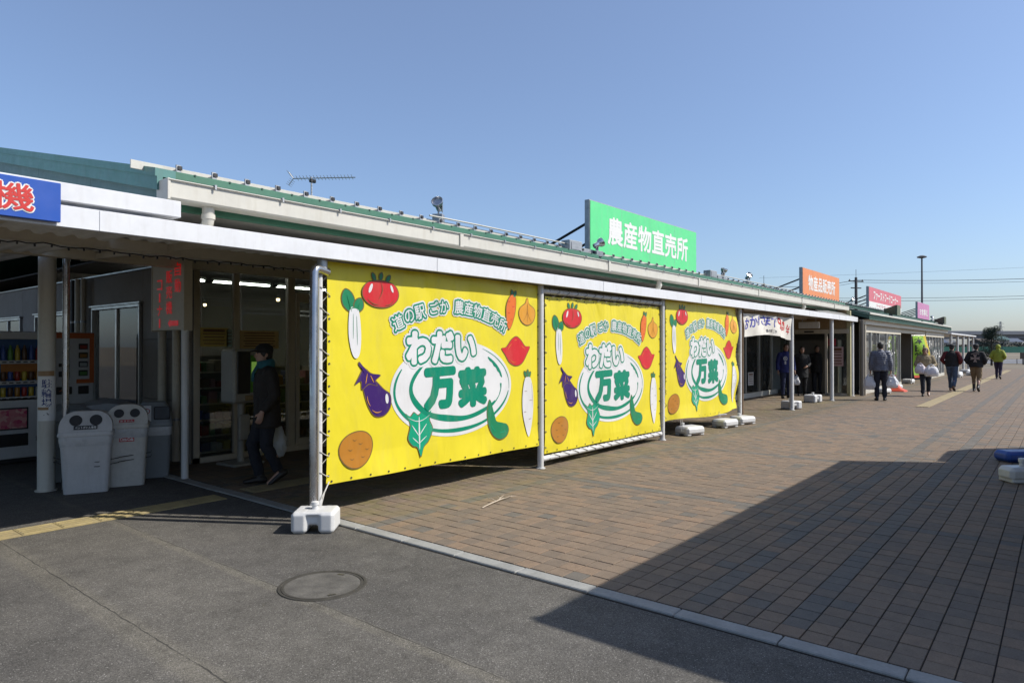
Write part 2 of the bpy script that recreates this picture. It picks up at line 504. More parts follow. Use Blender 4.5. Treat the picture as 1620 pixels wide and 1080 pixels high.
def put_text(mb, body, o, ux, uy, h=None, width=None, bold=.02, m=0, off=None, ang=0, dil=0., step=.00012, fn=None):
    """lay lettering on the plane (o,ux,uy); h = height of the glyph box, width = its width; dil widens strokes by shifted copies"""
    vs, fs, W, H = text2d(body, 0.0)
    sy = h / H if h else width / W
    sx = width / W if width else sy
    dil = dil + bold * sy
    o, ux, uy = Vector(o), Vector(ux), Vector(uy)
    n = ux.cross(uy)
    nd = 16 if dil > .015 else 8
    step = step * 8 / nd
    sh = [(0, 0)] if not dil else [(dil * math.cos(2 * math.pi * k / nd), dil * math.sin(2 * math.pi * k / nd)) for k in range(nd)]
    ca, sa = math.cos(ang), math.sin(ang)
    for i, (dx, dy) in enumerate(sh):
        pts = []
        for x, y in vs:
            x, y = x * sx, y * sy
            x, y = x * ca - y * sa + dx, x * sa + y * ca + dy
            pts.append(o + ux * x + uy * y + n * ((off or 0) + i * step))
        mb.add(pts, fs, m)

def smooth_poly(pts, k=5):
    out = []; n = len(pts)
    for i in range(n):
        p0, p1, p2, p3 = [Vector(pts[(i + j) % n]) for j in (-1, 0, 1, 2)]
        for j in range(k):
            t = j / k
            out.append(.5 * ((2 * p1) + (p2 - p0) * t + (2 * p0 - 5 * p1 + 4 * p2 - p3) * t * t + (3 * p1 - p0 - 3 * p2 + p3) * t ** 3))
    return out

TH = R(39.3)
def c2w(r, z):          # metres to the right of / ahead of the viewpoint -> ground plan
    return (r * math.sin(TH) + z * math.cos(TH), -r * math.cos(TH) + z * math.sin(TH))
def inview(x, y):
    r = x * math.sin(TH) - y * math.cos(TH); z = x * math.cos(TH) + y * math.sin(TH)
    return z, (r / z if z > .01 else 99)

# ================================================================== GROUND
ASPH = asphalt()
PAV = paver_mat('clay_block_paving'); PAVF = paver_mat('clay_block_paving_far', True)
mb = MB()
n = 1400
mb.add([(-n, -n, 0), (n, -n, 0), (n, n, 0), (-n, n, 0)], [(0, 1, 2, 3)])
FARG = mat('dry_winter_field', (.20, .165, .115), .95, var=.25, vs=.05, dirt=.5, dcol=(.12, .12, .07))
mb2 = MB().add([(-n, -n, -.03), (n, -n, -.03), (n, n, -.03), (-n, n, -.03)], [(0, 1, 2, 3)])
mb2.build('ground', FARG, kind='structure')
MB().add([(-40, -60, 0), (3.69, -60, 0), (3.69, 60, 0), (-40, 60, 0)], [(0, 1, 2, 3)]).build('asphalt_road', ASPH, kind='structure')
# paved plaza: joint bed, blocks, plain sheet further off
XB0, XB1, YB0, YB1 = 3.835, 21.985, -1.6, 7.6
JOINT = mat('dark_sand_joint', (.050, .042, .034), .95, var=.2)
pave = MB().add([(3.83, -30, .004), (60, -30, .004), (60, 16, .004), (3.83, 16, .004)], [(0, 1, 2, 3)]).build('pavement', JOINT, kind='structure')
def paver_mb(mbx, x0, y0, x1, y1, dz):
    j, c, t = .0036, .0022, .014 + dz
    a = [(x0 + j, y0 + j, .003), (x1 - j, y0 + j, .003), (x1 - j, y1 - j, .003), (x0 + j, y1 - j, .003)]
    b = [(x0 + j, y0 + j, t - c), (x1 - j, y0 + j, t - c), (x1 - j, y1 - j, t - c), (x0 + j, y1 - j, t - c)]
    d = [(x0 + j + c, y0 + j + c, t), (x1 - j - c, y0 + j + c, t), (x1 - j - c, y1 - j - c, t), (x0 + j + c, y1 - j - c, t)]
    fs = [(8, 9, 10, 11)]
    for i in range(4):
        k = (i + 1) % 4
        fs += [(i, k, 4 + k, 4 + i), (4 + i, 4 + k, 8 + k, 8 + i)]
    mbx.add(a + b + d, fs)
cells = []
i0, i1 = 0, int(round((XB1 - PX0) / PX)); j0, j1 = math.floor((YB0 - PY0) / PY_), math.ceil((YB1 - PY0) / PY_)
for i in range(i0, i1):
    for j in range(j0, j1):
        x, y = PX0 + (i + .5) * PX, PY0 + (j + .5) * PY_
        z, q = inview(x, y)
        vis = z > .5 and abs(q) < .74 and 1.6 / z < .497
        if z < .3: continue
        cells.append((z if vis else 999 + z, i, j))
cells.sort()
rest = MB()
single = MB(); paver_mb(single, -PX / 2, -PY_ / 2, PX / 2, PY_ / 2, 0)
sme = single.mesh('paver', PAV, recalc=False)
for k, (z, i, j) in enumerate(cells):
    x, y = PX0 + (i + .5) * PX, PY0 + (j + .5) * PY_
    dz = random.uniform(-.0018, .0018)
    if k < 300: link('paver', sme, pave, loc=(x, y, dz))
    else: paver_mb(rest, x - PX / 2, y - PY_ / 2, x + PX / 2, y + PY_ / 2, dz)
rest.build('paver_field', PAV, pave, recalc=False, kind='stuff')
MB().add([(XB1, -30, .014), (60, -30, .014), (60, 16, .014), (XB1, 16, .014)], [(0, 1, 2, 3)]).build('far_paving', PAVF, pave, kind='stuff')
yq = PY0 + j1 * PY_
MB().add([(3.835, yq, .0139), (XB1, yq, .0139), (XB1, 16, .0139), (3.835, 16, .0139)], [(0, 1, 2, 3)]).build('inner_paving', PAVF, pave, kind='stuff')
yq0 = PY0 + j0 * PY_
MB().add([(3.835, -30, .0139), (XB1, -30, .0139), (XB1, yq0, .0139), (3.835, yq0, .0139)], [(0, 1, 2, 3)]).build('outer_paving', PAVF, pave, kind='stuff')
# kerb of single stones
kerb = MB().span((3.695, -12, -.1), (3.825, 9.2, .003)).build('kerb', JOINT, kind='structure')
kst = MB(); kst.box((0, 0, 0), (.118, .594, .10), b=.006); kme = kst.mesh('kerb_stone', CONC)
y = -11.7; k = 0
while y < 9.0:
    o = link('kerb_stone', kme, kerb, loc=(3.762 + random.uniform(-.003, .003), y, -.033 + random.uniform(-.002, .002)))
    o.rotation_euler = (0, 0, random.uniform(-.004, .004)); y += .6
# tactile strip on the walkway and the one further off
TACT = mat('yellow_tactile_paint', (.40, .32, .15), .8, var=.16, vs=5, dirt=.75, dcol=(.20, .17, .12))
TACTF = mat('faded_yellow_tactile', (.36, .29, .16), .8, var=.12, vs=3, dirt=.5, dcol=(.25, .2, .14))
def tactile(x0, x1, y, w_, z, m, far=False):
    base = MB().span((x0, y - w_ / 2 - .004, z - .003), (x1, y + w_ / 2 + .004, z + .0015)).build('tactile_paving', m, kind='structure')
    t = MB(); t.box((0, 0, 0), (.296, w_, .006), b=.002)
    for q in range(4): t.box((0, (q - 1.5) * w_ / 4, .0045), (.27, .034, .006), b=.0025)
    me = t.mesh('tactile_tile', m)
    x = x0 + .15
    while x < x1 - .1:
        link('tactile_tile', me, base, loc=(x, y, z + .004)); x += .3
tactile(-3.0, 3.6, 6.95, .27, .004, TACT)
tactile(3.9, 6.9, 6.95, .30, .018, TACTF)
tactile(20.5, 56, 2.9, .30, .018, TACTF)
# manhole cover
mh = thing('manhole_cover', 'round asphalt-filled manhole cover with a worn iron rim', 'manhole cover', (2.71, 3.86, 0))
IRON = mat('worn_iron', (.058, .053, .043), .8, metal=.2, var=.25, vs=14, bump=.3)
ring = MB(); N = 56
for a, b, zz in ((.288, .272, .006), (.266, .250, .0055)):
    ring.loft([[Vector((r * math.cos(2 * math.pi * k / N), r * math.sin(2 * math.pi * k / N), z)) for k in range(N)] for r, z in ((a + .004, .001), (a, zz), (b, zz), (b - .004, .001))], caps=False)
ring.build('rim', IRON, mh, smooth=40)
MB().lathe((0, 0, 0), [(.250, .0012), (.247, .0035), (.12, .004), (.001, .004)], 40).build('cover', mat('worn_cover_fill', (.118, .110, .096), .9, var=.32, vs=9, bump=.5, bs=150, dirt=.5, dcol=(.07, .065, .055)), mh)
for a in (20, 250):
    MB().box((.215 * math.cos(R(a)), .215 * math.sin(R(a)), .0045), (.05, .018, .002), rz=R(a + 90)).build('lift_slot', BLACK, mh)
# broken twigs on the paving
tw = thing('twig', 'pale broken dry twig lying on the paving before the yellow banner', 'twig', (5.2, 4.46, .02))
TWIG = mat('dry_twig', (.52, .43, .33), .8, var=.1)
t = MB(); t.tube([(-.25, -.03, .0), (-.08, .0, .008), (.1, .03, .012), (.32, .06, .006)], [.007, .008, .007, .003], 6); t.build('stem', TWIG, tw, smooth=60)
for a, b in (((.1, .03, .012), (.18, .15, .02)), ((.02, .02, .01), (.0, .14, .03)), ((.15, .035, .01), (.3, -.02, .02)), ((.05, .02, .01), (.2, .07, .03))):
    MB().tube([a, [(a[i] + b[i]) / 2 + (.01 if i == 2 else 0) for i in range(3)], b], [.005, .004, .002], 5).build('twiglet', TWIG, tw, smooth=60)

# ================================================================== BUILDING
bld = thing('market_building', 'long single-storey market hall with green metal roof and cream gutter', 'building')
EZ = 2.985                     # eave height
SLOPE = .225
YE, YR_ = 5.62, 14.5
XL, XM, XR = 2.40, 24.2, 44.4
def rz_(y): return EZ + (y - YE) * SLOPE if y <= YR_ else EZ + (YR_ - YE) * SLOPE - (y - YR_) * SLOPE
# roof slabs
mbx = MB()
def slab(x0, x1, y0, y1, th=.07):
    a = [(x0, y0, rz_(y0)), (x1, y0, rz_(y0)), (x1, y1, rz_(y1)), (x0, y1, rz_(y1))]
    mbx.add(a + [(p[0], p[1], p[2] - th) for p in a], [(0, 1, 2, 3), (7, 6, 5, 4), (0, 4, 5, 1), (1, 5, 6, 2), (2, 6, 7, 3), (3, 7, 4, 0)])
slab(XL, XR, YE, YR_); slab(XL, XR, YR_ + .001, 23)
roof = mbx.build('roof', GREEND, bld)
# eave rolls, snow guards and their plate
rl = MB(); rl.tube([(0, .03, 0), (0, 2.2, 2.2 * SLOPE)], .018, 8); rme = rl.mesh('roof_roll', GREEND, 40)
gs = MB(); gs.box((0, 0, .02), (.045, .10, .05), b=.004); gs.box((0, -.04, .06), (.042, .014, .055), b=.003); gs.box((0.010, -.050, .062), (.034, .012, .032), m=1); gs.box((0, .02, .05), (.016, .10, .012))
gme = gs.mesh('snow_guard', [GALV, BLACK])
cl = MB(); cl.tube([(0, -.02, 0), (0, .05, .006)], .010, 6); cme = cl.mesh('roof_clip', GREEND, 40)
x = XL + .12; k = 0
while x < XR:
    link('roof_roll', rme, roof, loc=(x, YE - .02, EZ + .012))
    if x < 30: link('roof_clip', cme, roof, loc=(x + .14, YE - .03, EZ + .028))
    if x < XM + 8: link('snow_guard', gme, roof, loc=(x + .05, YE + .10, EZ + .03))
    x += .303
MB().span((XL - .16, YE + .16, EZ + .045), (XM + 6, YE + .172, EZ + .115), bev=.002).build('snow_plate', OFFW, roof)
for (a, b) in ((5.5, 9.0), (13.6, 19.6)):
    MB().tube([(a, YE + .13, EZ + .15), (a + .8, YE + .13, EZ + .155), (b - .6, YE + .13, EZ + .15), (b, YE + .13, EZ + .10)], .010, 6).build('conduit', OFFW, roof, smooth=50)
MB().span((XL, YE - .045, EZ - .03), (XM - .1, YE - .02, EZ + .034), bev=.004).build('eave_flashing', GREEN, roof)
# verge and gable panel (left end)
vg = MB()
for y0, y1 in ((YE - .05, YR_),):
    for (dx0, dx1, dz0, dz1, m) in ((-.06, .10, -.02, .045, 0), (-.045, .0, -.13, -.02, 0)):
        a = [(XL + dx0, y0, rz_(y0) + dz0), (XL + dx1, y0, rz_(y0) + dz0), (XL + dx1, y0, rz_(y0) + dz1), (XL + dx0, y0, rz_(y0) + dz1)]
        b = [(p[0], y1, p[2] + (y1 - y0) * SLOPE) for p in a]
        vg.loft([a, b])
vg.build('verge_trim', TEALT, roof)
for q in range(6):
    y0 = YE + .0 + q * 1.5; y1 = min(y0 + 1.494, YR_)
    zt0, zt1 = rz_(y0) - .07, rz_(y1) - .07
    MB().prism([(y0, 2.70), (y1, 2.70), (y1, zt1), (y0, zt0)], (XL + .004, 0, 0), (0, 1, 0), (0, 0, 1), (.02, 0, 0)).build('gable_panel', TEAL, bld)
# gutter: box profile with lip, joints and brackets
gut = MB()
prof = [(5.43, 2.905), (5.43, 2.775), (5.445, 2.762), (5.60, 2.762), (5.612, 2.775), (5.612, 2.895), (5.60, 2.895), (5.60, 2.785), (5.448, 2.785), (5.448, 2.905), (5.42, 2.918), (5.41, 2.91)]
def lofted(mbq, prof, x0, x1): mbq.loft([[Vector((x0, y, z)) for y, z in prof], [Vector((x1, y, z)) for y, z in prof]])
lofted(gut, prof, XL - .02, XM - .2)
gutter = gut.build('gutter', OFFW, bld)
MB().span((XL - .03, 5.418, 2.752), (XL - .005, 5.618, 2.922), bev=.004).build('gutter_end', OFFW, gutter)
for q in range(1, 7):
    MB().span((XL + q * 3.3 - .03, 5.414, 2.756), (XL + q * 3.3 + .03, 5.44, 2.915), bev=.003).build('gutter_joint', OFFW, gutter)
gb = MB(); gb.box((0, 0, 0), (.02, .05, .018), b=.002); gb.box((0, -.02, -.015), (.014, .01, .03)); gbm = gb.mesh('gutter_hook', GALV)
for q in range(34): link('gutter_hook', gbm, gutter, loc=(XL + .35 + q * .62, 5.425, 2.92))
# green fascia below it and soffit boards
MB().span((XL + .02, 5.66, 2.718), (XM - .2, 5.70, 2.80), bev=.003).build('fascia_board', GREEN, bld)
sof = MB().span((XL + .03, 5.71, 2.765), (XR - .3, 9.2, 2.775)).build('soffit', SOFFIT, bld)
x = XL + .04
while x < XM:
    MB().span((x + .004, 5.705, 2.742), (x + 1.806, 9.15, 2.764), bev=.003).build('soffit_board', SOFFIT, sof); x += 1.816
# downpipes
def downpipe(x):
    MB().tube([(x, 5.53, 2.77), (x, 5.53, 2.66), (x + .005, 5.56, 2.61), (x + .02, 5.75, 2.575), (x + .02, 6.2, 2.57)], .048, 14).tube([(x, 5.53, 2.70), (x, 5.53, 2.66)], .055, 14).build('downpipe', OFFW, bld, smooth=40)
for x in (2.75, 10.85, 19.4): downpipe(x)
# end wall facing the vending corner
ew = MB().span((4.32, 9.1, 0), (4.42, 22, 2.76)).build('end_wall', INWALL, bld)
WIN = [(10.62, 12.5, .12, 2.24, 1), (13.62, 15.4, .9, 2.2, 0), (16.3, 18.2, .9, 2.18, 0)]
bands = [(0.0, .84), (.846, 1.70), (1.706, 2.74)]
ys = [9.12, 10.6, 12.52, 13.6, 15.42, 16.28, 18.2, 21.0]
for a, b in zip(ys[:-1], ys[1:]):
    wv = [q for q in WIN if abs(q[0] - a) < .1]
    for z0, z1 in bands:
        if wv:
            lo, hi = wv[0][2] - .02, wv[0][3] + .02
            segs = [(z0, min(z1, lo)), (max(z0, hi), z1)]
        else: segs = [(z0, z1)]
        for s0, s1 in segs:
            if s1 - s0 > .03: MB().span((4.285, a + .003, s0), (4.318, b - .003, s1), bev=.004).build('siding_panel', SIDING, ew)
MB().span((4.26, 9.12, 2.742), (4.31, 21, 2.77), bev=.003).build('white_trim_strip', ALU, ew)
for y0, y1, z0, z1, sl in WIN:
    fr = MB()
    fr.span((4.24, y0, z1 - .045), (4.40, y1, z1), bev=.004); fr.span((4.24, y0, z0), (4.40, y1, z0 + .045), bev=.004)
    for y in (y0, y1 - .04): fr.span((4.24, y, z0 + .046), (4.40, y + .04, z1 - .046), bev=.004)
    ym = (y0 + y1) / 2
    fr.span((4.27, ym - .03, z0 + .046), (4.33, ym + .03, z1 - .046), bev=.004)
    wdw = fr.build('window', ALU, bld)
    MB().span((4.22, y0 - .05, z1 + .002), (4.30, y1 + .05, z1 + .03), bev=.003).build('head_flashing', ALU, wdw)
    for a, b in ((y0 + .045, ym - .032), (ym + .032, y1 - .045)):
        MB().span((4.297, a, z0 + .05), (4.303, b, z1 - .05)).build('pane', PANE, wdw)
    if sl:
        vl = MB(); pts = [(y0 + .05, 1.95)]
        for q in range(15):
            yy = y0 + .06 + q * (y1 - y0 - .12) / 14
            pts.append((yy, 1.62 + (.06 if q % 2 else 0)))
        pts += [(y1 - .05, 2.15), (y0 + .05, 2.15)]
        vl.prism(pts[1:], (4.36, 0, 0), (0, 1, 0), (0, 0, 1), (.004, 0, 0)); vl.build('valance', mat('pale_green_cloth', (.30, .52, .38), .8), wdw)
        MB().span((4.375, y0 + .06, .2), (4.385, y1 - .06, 2.16)).build('blind', mat('cream_blind', (.38, .36, .29), .8), wdw)
# drain pipes and conduits at the corner of the end wall
for y, r, m in ((13.5, .05, BEIGE), (13.2, .035, DARK), (12.95, .055, BEIGE), (12.72, .04, BEIGE), (9.75, .055, BEIGE), (9.32, .05, BEIGE)):
    pp = MB().tube([(4.20, y, .05), (4.20, y, 2.74)], r, 12).build('drain_pipe', m, bld, smooth=40)
    for z in (.6, 2.0): MB().tube([(4.20, y, z), (4.20, y, z + .03)], r + .008, 12).build('pipe_clamp', GALV, pp, smooth=40)
# shop front (glass) behind the banners
YF = 9.1
hd = MB().span((4.32, YF - .02, 2.66), (16.0, YF + .10, 2.765), bev=.004).build('shop_header', BEIGE, bld)
MB().span((4.32, YF - .05, 2.645), (16.0, YF - .021, 2.675), bev=.003).build('header_rail', ALU, hd)
MB().span((4.32, YF, .0), (16.0, YF + .08, .09), bev=.004).build('shop_plinth', ALUB, bld)
mul = [4.33, 4.90, 5.76, 6.62, 7.5, 8.4, 9.3, 10.2, 11.1, 12.0, 12.9, 13.8, 14.7, 15.9]
for q, x in enumerate(mul):
    MB().span((x, YF - .01, .092), (x + (.085 if q != 2 else .12), YF + .075, 2.658), bev=.005).build('mullion', ALUB, bld)
for a, b in zip(mul[:-1], mul[1:]):
    MB().span((a + .13, YF + .03, .095), (b - .006, YF + .036, 2.655)).build('pane', PANE, bld)
for x0, x1 in ((5.9, 6.60), (6.72, 7.48)):
    dr = MB()
    dr.span((x0, YF - .012, 2.28), (x1, YF + .022, 2.42), bev=.004); dr.span((x0, YF - .012, .10), (x1, YF + .022, .20), bev=.004)
    for xx in (x0, x1 - .06): dr.span((xx, YF - .0115, .201), (xx + .06, YF + .0215, 2.279), bev=.004)
    dr.build('sliding_door', ALUB, bld)
# closed back and floor of the hall
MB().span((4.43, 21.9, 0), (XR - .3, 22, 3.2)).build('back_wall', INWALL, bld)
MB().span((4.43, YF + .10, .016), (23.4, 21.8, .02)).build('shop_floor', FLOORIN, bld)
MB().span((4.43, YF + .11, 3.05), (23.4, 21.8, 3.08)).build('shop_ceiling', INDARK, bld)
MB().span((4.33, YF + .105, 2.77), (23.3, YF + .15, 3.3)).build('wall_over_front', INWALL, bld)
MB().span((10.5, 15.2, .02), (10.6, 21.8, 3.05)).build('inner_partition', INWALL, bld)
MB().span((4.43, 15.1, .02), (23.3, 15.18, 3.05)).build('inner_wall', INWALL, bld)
# fluorescent fittings
ORD = ['first', 'second', 'third', 'fourth', 'fifth', 'sixth']
def fitting(x, y, L, z=2.84, i=0, row=''):
    t = thing('ceiling_light', 'lit fluorescent batten, %s from the left in the row %s' % (ORD[i], row), 'light', (x, y, z), group='shop ceiling lights')
    MB().box((0, 0, .045), (L, .09, .05), b=.006).build('housing', WHITE, t)
    for s in (-.03, .03): MB().tube([(-L / 2 + .03, s, 0), (L / 2 - .03, s, 0)], .016, 8).build('tube', TUBE, t, smooth=50)
    for s in (-1, 1): MB().box((s * L / 2, 0, .01), (.03, .10, .05), b=.004).build('end_cap', BLACK, t)
for q in range(6): fitting(5.2 + q * 1.35, 10.35, 1.22, i=q, row='nearer the shop glass')
for q in range(6): fitting(5.6 + q * 1.35, 12.6, 1.22, i=q, row='deeper in the shop')
for q in range(4): fitting(17.0 + q * 1.5, 8.45, 1.22, i=q, row='added behind the cloth banner window to brighten the goods')  # extra row put in to brighten the goods behind this glass
for (x, y, lb) in ((5.0, 11.0, 'left upper'), (6.7, 10.9, 'right upper'), (6.6, 13.4, 'lower, deeper')):
    t = thing('pendant_lamp', 'small warm lamp behind the shop glass, the %s one of three' % lb, 'light', (x, y, 2.46), group='warm shop lamps')
    MB().lathe((0, 0, 0), [(.035, .0), (.03, .03), (.012, .05), (.01, .09)], 10).build('lamp_holder', BLACK, t)
    MB().ell((0, 0, -.02), (.032, .032, .032), 10, 7).build('bulb', BULB, t, smooth=60)
    MB().tube([(0, 0, .09), (0, 0, .6)], .005, 6).build('cord', BLACK, t)
# recessed second front by the entrance (x 16..23.5)
YG = 7.55
MB().span((15.95, YG, 0), (16.03, YF, 2.75)).build('return_wall', SIDING, bld)
MB().span((16.04, YG - .02, 2.30), (23.5, YG + .10, 2.755), bev=.004).build('entrance_header', BEIGE, bld)
MB().span((16.04, YG, 0), (23.5, YG + .08, .16), bev=.004).build('entrance_plinth', OFFW, bld)
mu2 = [16.04, 17.6, 19.2, 20.5, 21.7, 22.9]
for x in mu2: MB().span((x, YG - .01, .162), (x + .07, YG + .07, 2.298), bev=.005).build('mullion', ALU, bld)
for a, b in zip(mu2[:-1], mu2[1:]): MB().span((a + .075, YG + .03, .165), (b - .005, YG + .036, 2.295)).build('pane', PANE, bld)
# entrance wall facing the walkway end, with an open sliding door
XE = 23.5
MB().span((XE, 5.30, 2.16), (XE + .10, 7.5, 2.755), bev=.004).build('entrance_lintel', mat('tan_panel', (.36, .25, .13), .7, var=.06, dirt=.1), bld)
MB().span((XE - .03, 5.32, 2.02), (XE + .09, 7.48, 2.158), bev=.004).build('door_track', BEIGE, bld)
MB().span((XE - .034, 6.38, 2.06), (XE - .031, 6.68, 2.11)).build('door_sensor', BLACK, bld)
for y in (7.02, 5.98): MB().span((XE - .01, y, 0.02), (XE + .07, y + .07, 2.018), bev=.004).build('door_post', BEIGE, bld)
MB().span((XE + .02, 5.40, .02), (XE + .026, 5.97, 2.01)).build('pane', PANE, bld)
MB().span((XE + .02, 7.10, .02), (XE + .026, 7.47, 2.01)).build('pane', PANE, bld)
MB().span((XE - .02, 5.32, .015), (XE + .08, 5.97, .10), bev=.004).build('door_sill', ALU, bld)
MB().span((XE - .02, 5.28, .02), (XE + .09, 5.39, 2.75), bev=.004).build('corner_post', mat('yellowed_trim', (.50, .46, .26), .6), bld)
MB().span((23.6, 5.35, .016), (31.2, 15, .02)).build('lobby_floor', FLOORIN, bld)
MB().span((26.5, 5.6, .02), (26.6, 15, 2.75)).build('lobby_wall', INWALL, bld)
# wing with glazed bays further along
WY = 5.2
MB().span((XM, 5.02, 2.33), (XR, 5.06, 2.47), bev=.003).build('wing_fascia', OFFW, bld)
x = XM
we = MB(); 
a = []; 
rib = MB()
x = XM - .1
while x < XR:
    for dx, z in ((0, 2.50), (.05, 2.50), (.075, 2.64), (.125, 2.64)): a.append((x + dx, z))
    x += .15
vs = [(p[0], 4.86, p[1] - (.0)) for p in a] + [(p[0], 6.4, p[1] + .42) for p in a] 
k = len(a)
rib.add(vs, [(i, i + 1, k + i + 1, k + i) for i in range(k - 1)])
rib.add([(p[0], 4.86, p[1]) for p in a] + [(p[0], 4.86, 2.475) for p in a], [(i, i + 1, k + i + 1, k + i) for i in range(k - 1)])
rib.build('wing_roof_edge', GREEND, bld)
MB().span((XM - .1, 4.88, 2.470), (XR, 9, 2.476)).build('wing_soffit', SOFFIT, bld)
MB().span((XM - .1, 4.83, 2.642), (XR, 4.85, 2.70), bev=.003).build('wing_gutter', OFFW, bld)
PANEL = mat('cream_band_panel', (.66, .61, .50), .65, var=.04, dirt=.12)
def bay(x0, x1, nm):
    for q in range(2):
        xa = x0 + (x1 - x0) * q / 2
        MB().span((xa + .004, WY - .05, 2.08), (xa + (x1 - x0) / 2 - .004, WY + .05, 2.47), bev=.004).build('band_panel', PANEL, bld)
    MB().span((x0, WY - .06, .015), (x1, WY + .06, .16), bev=.005).build('bay_plinth', OFFW, bld)
    for q in range(nm + 1):
        xa = x0 + (x1 - x0 - .07) * q / nm
        MB().span((xa, WY - .04, .162), (xa + .07, WY + .05, 2.078), bev=.004).build('mullion', ALU, bld)
        if q < nm: MB().span((xa + .072, WY, .165), (xa + (x1 - x0 - .07) / nm - .002, WY + .006, 2.075)).build('pane', PANEB, bld)
bay(24.5, 31.3, 5); bay(37.7, 44.0, 6)
MB().span((31.3, WY - .02, 2.16), (37.7, WY + .08, 2.468), bev=.004).build('recess_header', BEIGE, bld)
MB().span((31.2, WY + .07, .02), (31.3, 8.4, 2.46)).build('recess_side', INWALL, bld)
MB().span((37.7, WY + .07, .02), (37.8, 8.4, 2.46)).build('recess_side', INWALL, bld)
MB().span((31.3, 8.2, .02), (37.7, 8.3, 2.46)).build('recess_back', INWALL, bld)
MB().span((24.4, 8.2, .02), (31.2, 8.3, 2.46)).build('bay_back', mat('pale_inner_wall', (.42, .42, .40), .8), bld)
MB().span((37.8, 8.2, .02), (44.1, 8.3, 2.46)).build('bay_back', mat('pale_inner_wall', (.42, .42, .40), .8), bld)
MB().span((44.1, WY, .02), (44.2, 22, 2.9)).build('far_end_wall', SIDING, bld)
# lettering on the bay glass
SIGNW = mat('white_sign_film', (.82, .82, .80), .5, var=.02)
def pane_text(body, x, z, h, wd=None):
    m_ = MB(); put_text(m_, body, (x, WY - .012, z), (1, 0, 0), (0, 0, 1), h=h, width=wd, bold=.03); m_.build('window_lettering', SIGNW, bld)
pane_text('そば', 28.9, 1.72, .30, .85); pane_text('カレー', 29.6, 1.36, .26, 1.3)
pane_text('ソフト', 39.0, 1.70, .42, 1.7); pane_text('クリーム', 41.6, 1.22, .44, 2.4)
# dark corner pipe where canopy and wing meet
MB().tube([(23.95, 5.05, .02), (23.95, 5.05, 2.46)], .06, 12).build('corner_downpipe', mat('brown_pipe', (.13, .115, .095), .6), bld, smooth=40)
MB().tube([(24.35, 5.05, .02), (24.35, 5.05, 2.46)], .045, 12).build('corner_downpipe', BEIGE, bld, smooth=40)

# ================================================================== CANOPY
can = thing('walkway_canopy', 'white steel walkway canopy along the shop front on slim posts', 'canopy')
CX0, CX1, CY = -4.6, 23.9, 5.15
x = CX0; cuts = [-4.6, -1.9, .78, 1.82, 5.06, 8.4, 11.8, 15.2, 18.6, 21.6, 23.9]
for a, b in zip(cuts[:-1], cuts[1:]):
    MB().span((a + .0015, CY, 2.395), (b - .0015, CY + .05, 2.54), bev=.003).build('fascia_panel', WHITE, can)
    if b < 23: MB().span((b - .022, CY - .004, 2.397), (b + .022, CY - .0005, 2.538)).build('joint_cover', WHITE, can)
MB().span((CX0, CY + .052, 2.42), (CX1, CY + .14, 2.495), bev=.003).build('front_beam', BEIGE, can)
MB().span((CX0, 6.55, 2.47), (23.3, 6.66, 2.575), bev=.004).build('purlin', BEIGE, can)
MB().span((CX0, 8.35, 2.56), (15.9, 8.46, 2.67), bev=.004).build('purlin', BEIGE, can)
def sheet(x0, x1, y0, z0, y1, z1, m, nm):
    s = MB(); pts = []; x = x0; k = 0
    while x < x1: pts.append((x, .012 if (k // 2) % 2 else -.012)); x += .05 if k % 2 == 0 else .03; k += 1
    n_ = len(pts)
    s.add([(p[0], y0, z0 + p[1]) for p in pts] + [(p[0], y1, z1 + p[1]) for p in pts], [(i, i + 1, n_ + i + 1, n_ + i) for i in range(n_ - 1)])
    s.build(nm, m, can)
CSH = mat('pale_corrugated_sheet', (.86, .86, .84), .5, var=.06, dirt=.2)
sheet(CX0, 2.36, CY + .06, 2.51, 13.5, 2.70, CSH, 'roof_sheet')  # rear depth is added, out of view, to darken the vending corner
sheet(2.38, 23.3, CY + .06, 2.510, 9.05, 2.705, CSH, 'roof_sheet')
MB().add([(19.8, CY + .03, 2.545), (23.9, CY + .03, 2.545), (23.9, 5.9, 2.83), (21.0, 5.75, 2.70)], [(0, 1, 2), (0, 2, 3)]).build('end_sheet', glass('milky_sheet', (.7, .72, .74), .8, .35), can)
uf = MB().span((CX0, 5.165, 2.572), (2.36, 5.30, 2.695), bev=.004).build('upper_fascia', WHITE, can)
MB().span((CX0, 5.32, 2.58), (2.3, 5.42, 2.66)).build('upper_beam', GALV, can)
for x in (-3.2, -.9, 1.4, 2.9):
    MB().box((x, 7.0, 2.56), (.06, 3.6, .07), rot=Matrix.Rotation(R(2.1), 3, 'X')).build('cross_beam', BEIGE, can)
for x in (7.05, 10.49, 14.02, 17.51, 21.27):
    MB().box((x, 7.0, 2.51), (.05, 3.5, .06), rot=Matrix.Rotation(R(2.1), 3, 'X')).build('cross_beam', BEIGE, can)
# string of unlit decoration lights along the purlin
sl = MB(); pts = []
q = -3.0
while q < 7.2:
    pts.append((q, 6.53 + random.uniform(-.012, .012), 2.452 + random.uniform(-.012, .008) - .012 * abs(math.sin(q * 1.7)))); q += .06
sl.tube(pts, .006, 5)
for p in pts[::2]: sl.box((p[0], p[1] - .004, p[2] - .012), (.012, .012, .028), rot=Matrix.Rotation(random.uniform(-.8, .8), 3, 'X'))
sl.build('light_string', DARK, can)
